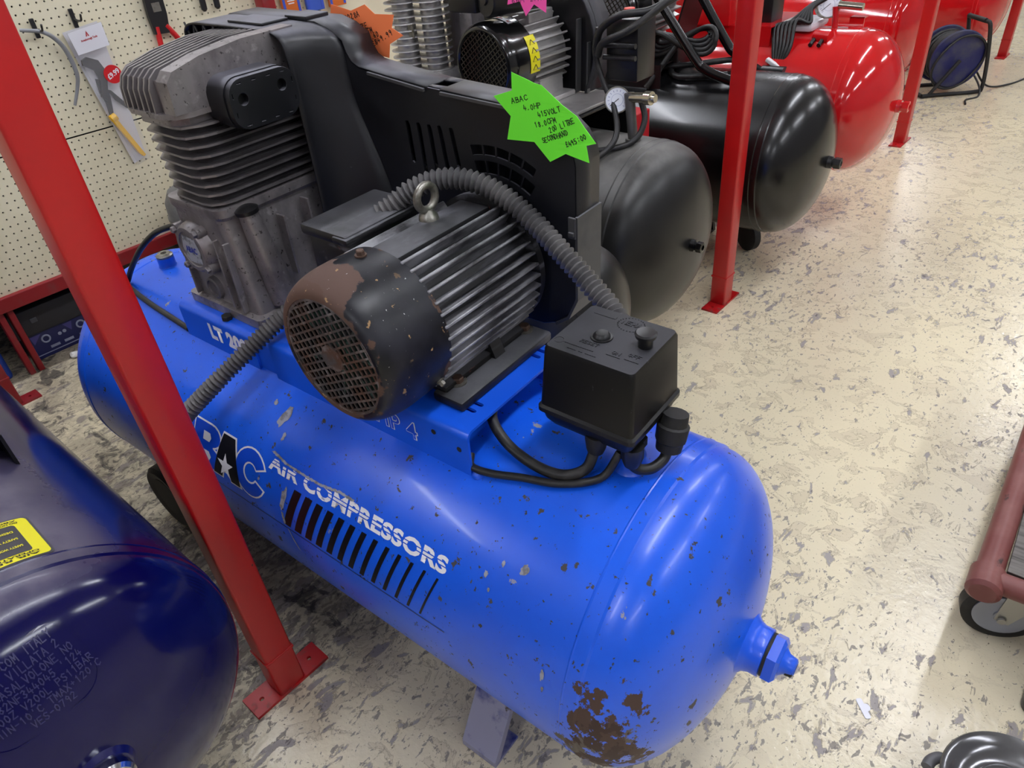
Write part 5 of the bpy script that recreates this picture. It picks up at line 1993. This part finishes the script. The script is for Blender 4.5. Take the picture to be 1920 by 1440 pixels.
# ------------------------------------------------------------------ cable reel
bpy.data.objects.remove(t)
reel = thing('cable_reel', 'blue cable drum wound with black cable on a bent steel tube stand', 'cable reel', (-0.98, 4.66, 0), (0, 0, math.radians(-12)))
reel.scale = (0.84, 0.84, 0.84)
bm = new_bm()
lathe(bm, [(-0.10, 0.04), (-0.10, 0.165), (-0.092, 0.172), (-0.086, 0.165), (-0.086, 0.10), (0.086, 0.10), (0.086, 0.165), (0.092, 0.172), (0.10, 0.165), (0.10, 0.04)], (0, 0, 0.215), (0.8, -0.6, 0.0), 48)
obj('drum', bm, mat('blue_drum_plastic', (22, 26, 84), 0.5, layers=[((70, 70, 80), 9.0, 0.45, 0.7, 0.7)]), reel, 35)
bm = new_bm()
ax = Vector((0.8, -0.6, 0)).normalized()
xx, yy, _ = frame_for(ax)
pts = []
for k in range(26 * 9):
    a = 2 * math.pi * k / 26
    rr_ = 0.135 + 0.012 * math.sin(k * 0.11)
    pts.append(Vector((0, 0, 0.215)) + ax * (-0.075 + 0.15 * k / (26 * 9)) + (xx * math.cos(a) + yy * math.sin(a)) * rr_)
tube(bm, pts, 0.011, 8)
obj('wound_cable', bm, M_cable, reel, 60)
bm = new_bm()
pts = [Vector((0, 0, 0.20)) + ax * (0.11 + 0.006 * math.sin(k)) + (xx * math.cos(k * 0.35) + yy * math.sin(k * 0.35)) * (0.15 + 0.02 * math.sin(k * 0.7)) for k in range(26)]
tube(bm, catmull(pts, 4), 0.007, 8)
obj('loose_cable', bm, M_cable, reel, 60)
for s in (-1, 1):
    b0 = ax * (0.125 * s)
    side = Vector((0.6, 0.8, 0))
    bm = new_bm()
    pts = [b0 + side * -0.19 + Vector((0, 0, 0.014)), b0 + side * -0.05 + Vector((0, 0, 0.014)), b0 + side * 0.15 + Vector((0, 0, 0.014)), b0 + side * 0.185 + Vector((0, 0, 0.04)), b0 + side * 0.17 + Vector((0, 0, 0.20)), b0 + side * 0.13 + Vector((0, 0, 0.40)), b0 * 0.8 + side * 0.11 + Vector((0, 0, 0.43))]
    tube(bm, catmull(pts, 8), 0.012, 10)
    obj('stand_tube', bm, M_rubber, reel, 60)
    bm = new_bm()
    tube(bm, [b0 + side * -0.15 + Vector((0, 0, 0.014)), b0 + Vector((0, 0, 0.215))], 0.011, 10)
    obj('stand_brace', bm, M_rubber, reel, 60)
bm = new_bm()
tube(bm, [ax * -0.1 + Vector((0.066, 0.088, 0.43)), ax * 0.1 + Vector((0.066, 0.088, 0.43))], 0.014, 10)
obj('carry_handle', bm, M_rubber, reel, 60)
bm = new_bm()
tube(bm, [ax * -0.125 + Vector((-0.114, -0.152, 0.014)), ax * 0.125 + Vector((-0.114, -0.152, 0.014))], 0.012, 10)
obj('stand_crossbar', bm, M_rubber, reel, 60)
bm = new_bm()
tube(bm, catmull([(0.12, 0.06, 0.14), (0.20, 0.05, 0.05), (0.24, -0.02, 0.007), (0.22, -0.13, 0.006), (0.26, -0.22, 0.006)], 10), 0.006, 8)
obj('cable_tail', bm, M_cable, reel, 60)
bm = new_bm()
tube(bm, catmull([(0.12, 0.08, 0.16), (0.20, 0.16, 0.03), (0.26, 0.36, 0.006), (0.27, 0.62, 0.006), (0.22, 0.85, 0.006), (0.12, 1.2, 0.006)], 10), 0.006, 8)
obj('cable_tail', bm, M_cable, reel, 60)

# ------------------------------------------------------------------ trolley at the right edge
M_tred = mat('worn_red_tube', (112, 56, 52), 0.45, layers=[((132, 84, 78), 10.0, 0.45, 0.7, 0.5), ((60, 44, 42), (40, 16, 40), 0.62, 0.68, 0.7)])
tr = thing('platform_trolley', 'faded red tube-framed trolley with grey castor wheel at the right edge', 'trolley', (0.07, 1.10, 0), (0, 0, math.radians(3)))
z_ = 0.165
bm = new_bm()
tube(bm, catmull([(-0.038, -0.06, z_), (-0.038, 0.0, z_), (-0.035, 0.2, z_), (-0.03, 0.7, z_)], 8), 0.021, 16)
obj('frame_tube', bm, M_tred, tr, 60)
bm = new_bm()
tube(bm, [(-0.045, -0.045, z_), (0.10, -0.04, z_), (0.55, -0.02, z_)], 0.019, 16)
obj('frame_tube', bm, M_tred, tr, 60)
bm = new_bm()
lathe(bm, [(0, 0.0), (0.0, 0.020), (0.006, 0.027), (0.05, 0.027), (0.052, 0.0235)], (-0.038, -0.078, z_ - 0.004), (0, 1, 0.03), 22)
obj('corner_sleeve', bm, M_tred, tr, 40)
bm = new_bm()
box(bm, (0.26, 0.34, z_ + 0.006), (0.55, 0.72, 0.006), 0.001)
obj('deck', bm, mat('brushed_steel_deck', (92, 88, 84), 0.4, 0.6, layers=[((60, 56, 54), (6, 80, 6), 0.45, 0.65, 0.5)]), tr)
M_wgrey = mat('grey_wheel_hub', (150, 152, 156), 0.5)
WD = Vector((0.28, -0.96, 0))
for wxp, wyp in ((0.002, 0.002), (0.018, 0.6), (0.48, 0.02), (0.48, 0.6)):
    wc_ = Vector((wxp, wyp, 0.062))
    bm = new_bm()
    lathe(bm, [(-0.014, 0.044), (-0.016, 0.053), (-0.012, 0.062), (0.012, 0.062), (0.016, 0.053), (0.014, 0.044)], wc_, WD, 40)
    tyre = obj('castor_tyre', bm, M_rubber, tr, 40)
    bm = new_bm()
    lathe(bm, [(-0.0155, 0.0), (-0.0155, 0.045), (0.0165, 0.045), (0.0165, 0.039), (0.0150, 0.036), (0.0150, 0.012), (0.018, 0.012), (0.018, 0.0)], wc_, WD, 36)
    obj('castor_hub', bm, M_wgrey, tyre, 35)
    bm = new_bm()
    prism(bm, [(-0.010, 0.052), (0.012, 0.05), (0.045, 0.138), (-0.004, 0.138)], lambda a, b, t: (wxp + a + 0.28 * t, wyp - 0.96 * t, b), 0.018, 0.021)
    prism(bm, [(-0.010, 0.052), (0.012, 0.05), (0.045, 0.138), (-0.004, 0.138)], lambda a, b, t: (wxp + a + 0.28 * t, wyp - 0.96 * t, b), -0.021, -0.018)
    box(bm, (wxp + 0.02, wyp, 0.14), (0.06, 0.05, 0.006), 0.001)
    cyl(bm, (wxp + 0.006, wyp - 0.022, 0.058), (wxp + 0.007, wyp - 0.026, 0.058), 0.007, seg=10)
    obj('castor_fork', bm, mat('zinc_plate', (166, 164, 156), 0.35, 0.7), tyre, 30)
# dark steel foot of a machine stand
t = thing('machine_foot', 'dark worn steel foot with rounded end, below the trolley at the right edge', 'machine stand', (0.180, 0.968, 0))
bm = new_bm()
loft(bm, [[(a, b, 0.001) for a, b in rrect(0.02, 0.03, 0.11, 0.07, 0.02)], [(a, b, 0.02) for a, b in rrect(0.02, 0.03, 0.115, 0.075, 0.02)], [(a, b, 0.10) for a, b in rrect(0.03, 0.035, 0.11, 0.07, 0.015)]])
obj('shoe', bm, mat('worn_black_steel', (34, 31, 33), 0.35, layers=[((88, 64, 48), 16.0, 0.55, 0.65, 0.6)]), t, 40)
bm = new_bm()
box(bm, (0.045, 0.03, 0.102), (0.05, 0.04, 0.012), 0.003)
obj('stub', bm, M_tred, t, 35)
# grey steel dish
M_dish = mat('gunmetal_dish', (104, 104, 106), 0.18, 0.7, layers=[((128, 128, 128), 8.0, 0.45, 0.7, 0.3)])
t = thing('round_dish', 'glossy dark grey metal pan with a lip, on the floor at lower right', 'pan', (0.165, 0.775, 0))
bm = new_bm()
lathe(bm, [(0.002, 0.0), (0.002, 0.075), (0.03, 0.088), (0.052, 0.093), (0.056, 0.097), (0.059, 0.095), (0.058, 0.088), (0.05, 0.080), (0.044, 0.070), (0.043, 0.055), (0.046, 0.050), (0.044, 0.044), (0.040, 0.0)], (0, 0, 0), (0, 0, 1), 64)
obj('pan_body', bm, M_dish, t, 40)
bm = new_bm()
tube(bm, catmull([(-0.085, 0.008, 0.038), (-0.098, 0.004, 0.040), (-0.106, -0.008, 0.040), (-0.108, -0.022, 0.040)], 6), 0.0085, 12)
obj('pan_lug', bm, mat('grey_rubber', (92, 92, 94), 0.5), t, 60)
bm = new_bm()
box(bm, (0.03, -0.012, 0.052), (0.10, 0.006, 0.006), 0.002, rot=Matrix.Rotation(0.6, 3, 'Z'))
obj('pan_bar', bm, M_dish, t)
# little white plastic hang tab on the floor
bm = new_bm()
prism(bm, rrect(0, 0, 0.010, 0.036, 0.003, 4), lambda a, b, t: (a, b, t), 0.0005, 0.0018)
prism(bm, circ(0.005, 0.001, 0.007, 16), lambda a, b, t: (a, b, t), 0.0005, 0.0017)
o = obj('hang_tab', bm, mat('white_plastic', (232, 232, 240), 0.45))
o.location = (-0.050, 0.815, 0)
o.rotation_euler = (0, 0, math.radians(46))
tag(o, 'small white plastic hang tab lying on the cream floor', 'plastic tab')

# ------------------------------------------------------------------ goods on the pegboard
QX = -2.472


def wallf(a, b, t):
    return (QX + t, a, b)


M_hook = mat('black_hook', (24, 24, 26), 0.4)


def peg_hook(y, z, label):
    t = thing('peg_hook', label, 'hook', (QX, y, z), group='black pegboard hooks')
    bm = new_bm()
    box(bm, (0.004, 0, 0.0), (0.008, 0.012, 0.05), 0.002)
    obj('back_clip', bm, M_hook, t)
    bm = new_bm()
    tube(bm, catmull([(0.004, 0, 0.0), (0.03, 0, -0.005), (0.055, 0, -0.003), (0.066, 0, 0.012)], 6), 0.003, 8)
    obj('prong', bm, M_hook, t, 60)


peg_hook(0.772, 0.945, 'black hook holding the curved grey tool, left of the pliers pouch')
peg_hook(0.882, 0.952, 'black hook holding the clear pliers pouch')
# curved grey strap tool
bm = new_bm()
tube(bm, catmull([(QX + 0.02, 0.728, 0.949), (QX + 0.04, 0.777, 0.936), (QX + 0.035, 0.808, 0.905), (QX + 0.03, 0.821, 0.866), (QX + 0.03, 0.822, 0.815), (QX + 0.02, 0.811, 0.778), (QX + 0.02, 0.785, 0.735)], 8), lambda i: 0.0045 + 0.002 * math.sin(i * 0.07), 8)
o = obj('curved_tool', bm, mat('grey_rubberised', (130, 132, 136), 0.45), None, 60)
tag(o, 'thin curved grey metal tool hanging from the left pegboard hook', 'tool')
# pliers pouch
pc = Vector((QX + 0.03, 0.90, 0.73))
t = thing('plastic_pouch', 'clear white-headed plastic pouch hanging on the pegboard with a red price dot', 'pouch', (QX, 0.90, 0.72))
M_clear = bpy.data.materials.new('clear_pouch')
M_clear.use_nodes = True
nt = M_clear.node_tree
pb = nt.nodes['Principled BSDF']
pb.inputs['Base Color'].default_value = lin((236, 236, 240))
pb.inputs['Roughness'].default_value = 0.18
pb.inputs['Alpha'].default_value = 0.14
pouch = [(0.836, 0.922), (0.942, 0.935), (0.941, 0.84), (0.938, 0.70), (0.936, 0.538), (0.890, 0.526), (0.868, 0.68), (0.850, 0.81)]
for nm_, xo, mm_ in (('pouch_back', 0.006, mat('pouch_film_back', (206, 205, 208), 0.3)), ('pouch_front', 0.036, M_clear)):
    bm = new_bm()
    plate(bm, pouch, [], lambda a, b, tt: (xo, a - 0.90, b - 0.72), 0.0)
    bmesh.ops.remove_doubles(bm, verts=bm.verts, dist=1e-6)
    obj(nm_, bm, mm_, t)
bm = new_bm()
hd = [(0.838, 0.921), (0.940, 0.934), (0.9405, 0.872), (0.844, 0.862)]
loft(bm, [[(QX + 0.0365, a, b) for a, b in hd], [(QX + 0.0378, a, b) for a, b in hd]])
for v in bm.verts:
    v.co -= Vector((QX, 0.90, 0.72))
obj('header', bm, mat('pouch_header', (224, 224, 230), 0.3), t)
bm = new_bm()
fh = lambda a, b, tt: (0.0382 + tt, a - 0.90, b - 0.72)
prism(bm, [(0.884, 0.905), (0.889, 0.920), (0.894, 0.9055), (0.8905, 0.9055), (0.889, 0.913), (0.8875, 0.905)], fh, 0, 0.0005)
tb = text_bm('Amesborough Tools', 0.01, offset=0.0003)
fit_bm(tb, 0.0, 0.050, 0.0, 0.008)
remap(tb, lambda a, b, tt: fh(0.866 + a * 0.99 - b * 0.12, 0.891 + a * 0.12 + b * 0.99, 0.0004))
me_ = bpy.data.meshes.new('tmp')
tb.to_mesh(me_)
tb.free()
bm.from_mesh(me_)
obj('header_print', bm, mat('print_red', (176, 40, 44), 0.5), t)
bm = new_bm()
prism(bm, circ(0.918, 0.795, 0.026, 28), fh, -0.0014, 0.0002)
obj('price_dot', bm, mat('dot_red', (206, 26, 34), 0.4), t)
bm = text_bm('£9.99', 0.02, offset=0.0006)
fit_bm(bm, -0.019, 0.022, -0.007, 0.008)
remap(bm, lambda a, b, tt: (0.0386, 0.918 + a * 0.93 - b * 0.36 - 0.90, 0.795 + a * 0.36 + b * 0.93 - 0.72))
obj('price_print', bm, M_white, t)
# pliers in the pouch
t = thing('water_pump_pliers', 'dark slip-joint pliers with yellow handle inside the clear pouch', 'pliers', (QX + 0.012, 0.885, 0.70), offset=(0, 0, 0))
pl0 = Vector((QX + 0.012, 0.885, 0.70))
fl = lambda a, b, tt: (tt, a - pl0.y, b - pl0.z)
bm = new_bm()
prism(bm, [(0.852, 0.846), (0.868, 0.852), (0.896, 0.838), (0.905, 0.812), (0.900, 0.780), (0.888, 0.745), (0.878, 0.725), (0.866, 0.740), (0.880, 0.785), (0.876, 0.812), (0.860, 0.825), (0.850, 0.832)], fl, 0.004, 0.014)
prism(bm, [(0.872, 0.79), (0.895, 0.78), (0.893, 0.735), (0.886, 0.70), (0.880, 0.675), (0.872, 0.68), (0.874, 0.72), (0.868, 0.75)], fl, 0.0, 0.008)
obj('jaw', bm, mat('phosphate_steel', (62, 60, 58), 0.45, 0.5), t)
for pts in ([(0.873, 0.683), (0.882, 0.675), (0.928, 0.548), (0.921, 0.543), (0.912, 0.556), (0.871, 0.668)],):
    bm = new_bm()
    loft(bm, [[fl(a, b, 0.0) for a, b in pts], [fl(0.899 + (a - 0.899) * 1.08, b, 0.008) for a, b in pts], [fl(a, b, 0.016) for a, b in pts]])
    cyl(bm, fl(0.869, 0.672, 0.008), fl(0.886, 0.678, 0.008), 0.012, seg=14)
    obj('grip', bm, mat('yellow_grip', (232, 180, 16), 0.4), t, 40)
bm = new_bm()
prism(bm, [(0.893, 0.755), (0.902, 0.75), (0.935, 0.70), (0.93, 0.69), (0.905, 0.72)], fl, 0.0, 0.006)
obj('grip', bm, mat('phosphate_steel', (62, 60, 58), 0.45, 0.5), t)
# red-handled cutters
t = thing('cable_cutters', 'black cutters with two red handles on the pegboard', 'cutters', (QX, 1.12, 0.92), offset=(0, 0, 0))
fc2 = lambda a, b, tt: (tt, a - 1.12, b - 0.92)
bm = new_bm()
prism(bm, [(1.095, 0.87), (1.142, 0.868), (1.152, 0.92), (1.155, 0.99), (1.145, 1.06), (1.11, 1.06), (1.098, 0.99), (1.092, 0.92)], fc2, 0.004, 0.018)
body_ = obj('blade_head', bm, M_hook, t)
bm = new_bm()
prism(bm, [(1.112, 0.93), (1.138, 0.93), (1.138, 0.955), (1.112, 0.955)], fc2, 0.018, 0.0195)
obj('steel_plate', bm, M_steel, t)
for p in ([(1.108, 0.890), (1.104, 0.850), (1.10, 0.81)], [(1.138, 0.890), (1.156, 0.862), (1.178, 0.822)]):
    bm = new_bm()
    tube(bm, [fc2(a, b, 0.012) for a, b in p], 0.0085, 10)
    obj('handle', bm, mat('red_grip', (196, 26, 30), 0.4), t, 60)
# two dark handled tools at the top edge
for yy, lb in ((1.280, 'left of two black-handled screwdrivers hanging at the top of the pegboard'), (1.328, 'right of two black-handled screwdrivers hanging at the top of the pegboard')):
    t = thing('screwdriver', lb, 'tool', (QX, yy, 0.905), group='black screwdrivers')
    bm = new_bm()
    lathe(bm, [(0, 0.004), (0.006, 0.0095), (0.10, 0.0105), (0.13, 0.007), (0.22, 0.006)], (0.014, 0, 0), (0, 0.05, 1), 16)
    obj('grip', bm, M_hook, t, 40)
    bm = new_bm()
    cyl(bm, (0.014, 0.011, 0.215), (0.014, 0.018, 0.36), 0.005, seg=12)
    obj('shank', bm, M_steel, t, 40)
# orange and blue packets
for k, (yy, m_, nm) in enumerate(((1.60, (206, 104, 34), 'orange card packet with blue edges, upper left of the orange star card'), (1.70, (58, 92, 190), 'blue card packet behind the orange star card'), (1.80, (206, 104, 34), 'orange card packet mostly hidden by the silver pump'))):
    t = thing('hang_packet', nm, 'packet', (QX, yy, 0.90), group='hanging card packets')
    bm = new_bm()
    box(bm, (0.02, 0, 0.05), (0.012, 0.075, 0.22), 0.002)
    obj('card', bm, mat('packet_%d' % k, m_, 0.45), t)
    bm = new_bm()
    box(bm, (0.0265, -0.03, 0.05), (0.001, 0.010, 0.21))
    box(bm, (0.0265, 0.03, 0.05), (0.001, 0.010, 0.21))
    obj('blue_edge', bm, mat('packet_edge', (56, 84, 190), 0.45), t)
    bm = new_bm()
    for q_ in range(3):
        box(bm, (0.0263, 0.0, -0.005 - 0.008 * q_), (0.0008, 0.036 - 0.006 * q_, 0.0035))
    obj('packet_print', bm, M_white, t)

# ------------------------------------------------------------------ goods under the rail
t = thing('headlamp_box', 'dark blue printed carton on the floor under the pegboard rail', 'box', (-2.66, 0.50, 0))
bm = new_bm()
box(bm, (0, 0, 0.045), (0.20, 0.24, 0.09), 0.002)
obj('carton', bm, mat('carton_blue', (24, 30, 84), 0.4), t)
bm = new_bm()
fb2 = lambda a, b, tt: (0.1004 + tt, a, b)
for yy in (-0.062, 0.052):
    torus(bm, (0.1006, yy, 0.062), (1, 0, 0), 0.012, 0.003, 20, 6)
prism(bm, circ(-0.018, 0.060, 0.006, 12), fb2, 0, 0.0005)
prism(bm, circ(-0.002, 0.062, 0.006, 12), fb2, 0, 0.0005)
for yy in (-0.06, -0.015, 0.035):
    prism(bm, [(yy, 0.024), (yy + 0.03, 0.024), (yy + 0.03, 0.033), (yy, 0.033)], fb2, 0, 0.0005)
prism(bm, [(-0.11, 0.012), (0.10, 0.012), (0.10, 0.015), (-0.11, 0.015)], fb2, 0, 0.0005)
obj('carton_print', bm, mat('carton_print_grey', (150, 156, 180), 0.5), t)
bm = new_bm()
prism(bm, [(-0.105, 0.085), (-0.07, 0.085), (-0.10, 0.055)], fb2, 0, 0.0005)
prism(bm, [(0.0, 0.085), (0.03, 0.085), (0.02, 0.055)], fb2, 0, 0.0005)
obj('carton_flash', bm, mat('carton_flash_violet', (70, 66, 130), 0.5), t)
t = thing('tool_case', 'flat charcoal case lying on top of the blue printed carton', 'case', (-2.66, 0.50, 0.0905))
bm = new_bm()
box(bm, (0, 0.02, 0.045), (0.22, 0.32, 0.09), 0.008)
obj('case_body', bm, mat('charcoal_plastic', (40, 40, 46), 0.5), t, 35)
for yy in (-0.09, 0.08):
    bm = new_bm()
    box(bm, (0.112, yy + 0.02, 0.05), (0.006, 0.02, 0.016), 0.002)
    obj('latch', bm, mat('latch_grey', (70, 70, 76), 0.5), t)
t = thing('blue_case', 'upright blue textured plastic case on the floor at the left edge', 'case', (-2.56, 0.262, 0))
bm = new_bm()
box(bm, (0, 0, 0.10), (0.09, 0.075, 0.20), 0.014, 3)
obj('case_body', bm, mat('royal_blue_plastic', (20, 56, 140), 0.5, bump=(260.0, 0.4, 0.001)), t, 35)
bm = new_bm()
box(bm, (0, 0, 0.205), (0.03, 0.04, 0.012), 0.004)
obj('case_handle', bm, M_black, t, 35)
bm = new_bm()
bmesh.ops.create_icosphere(bm, subdivisions=2, radius=0.014)
for v in bm.verts:
    v.co *= 1 + 0.35 * mnoise.noise(v.co * 90)
    v.co.z = v.co.z * 0.7 + 0.0095
o = obj('paper_scrap', bm, mat('white_paper', (214, 212, 208), 0.7))
o.location = (-2.475, 0.475, 0)
tag(o, 'crumpled white paper scrap on the floor beside the blue carton', 'paper')
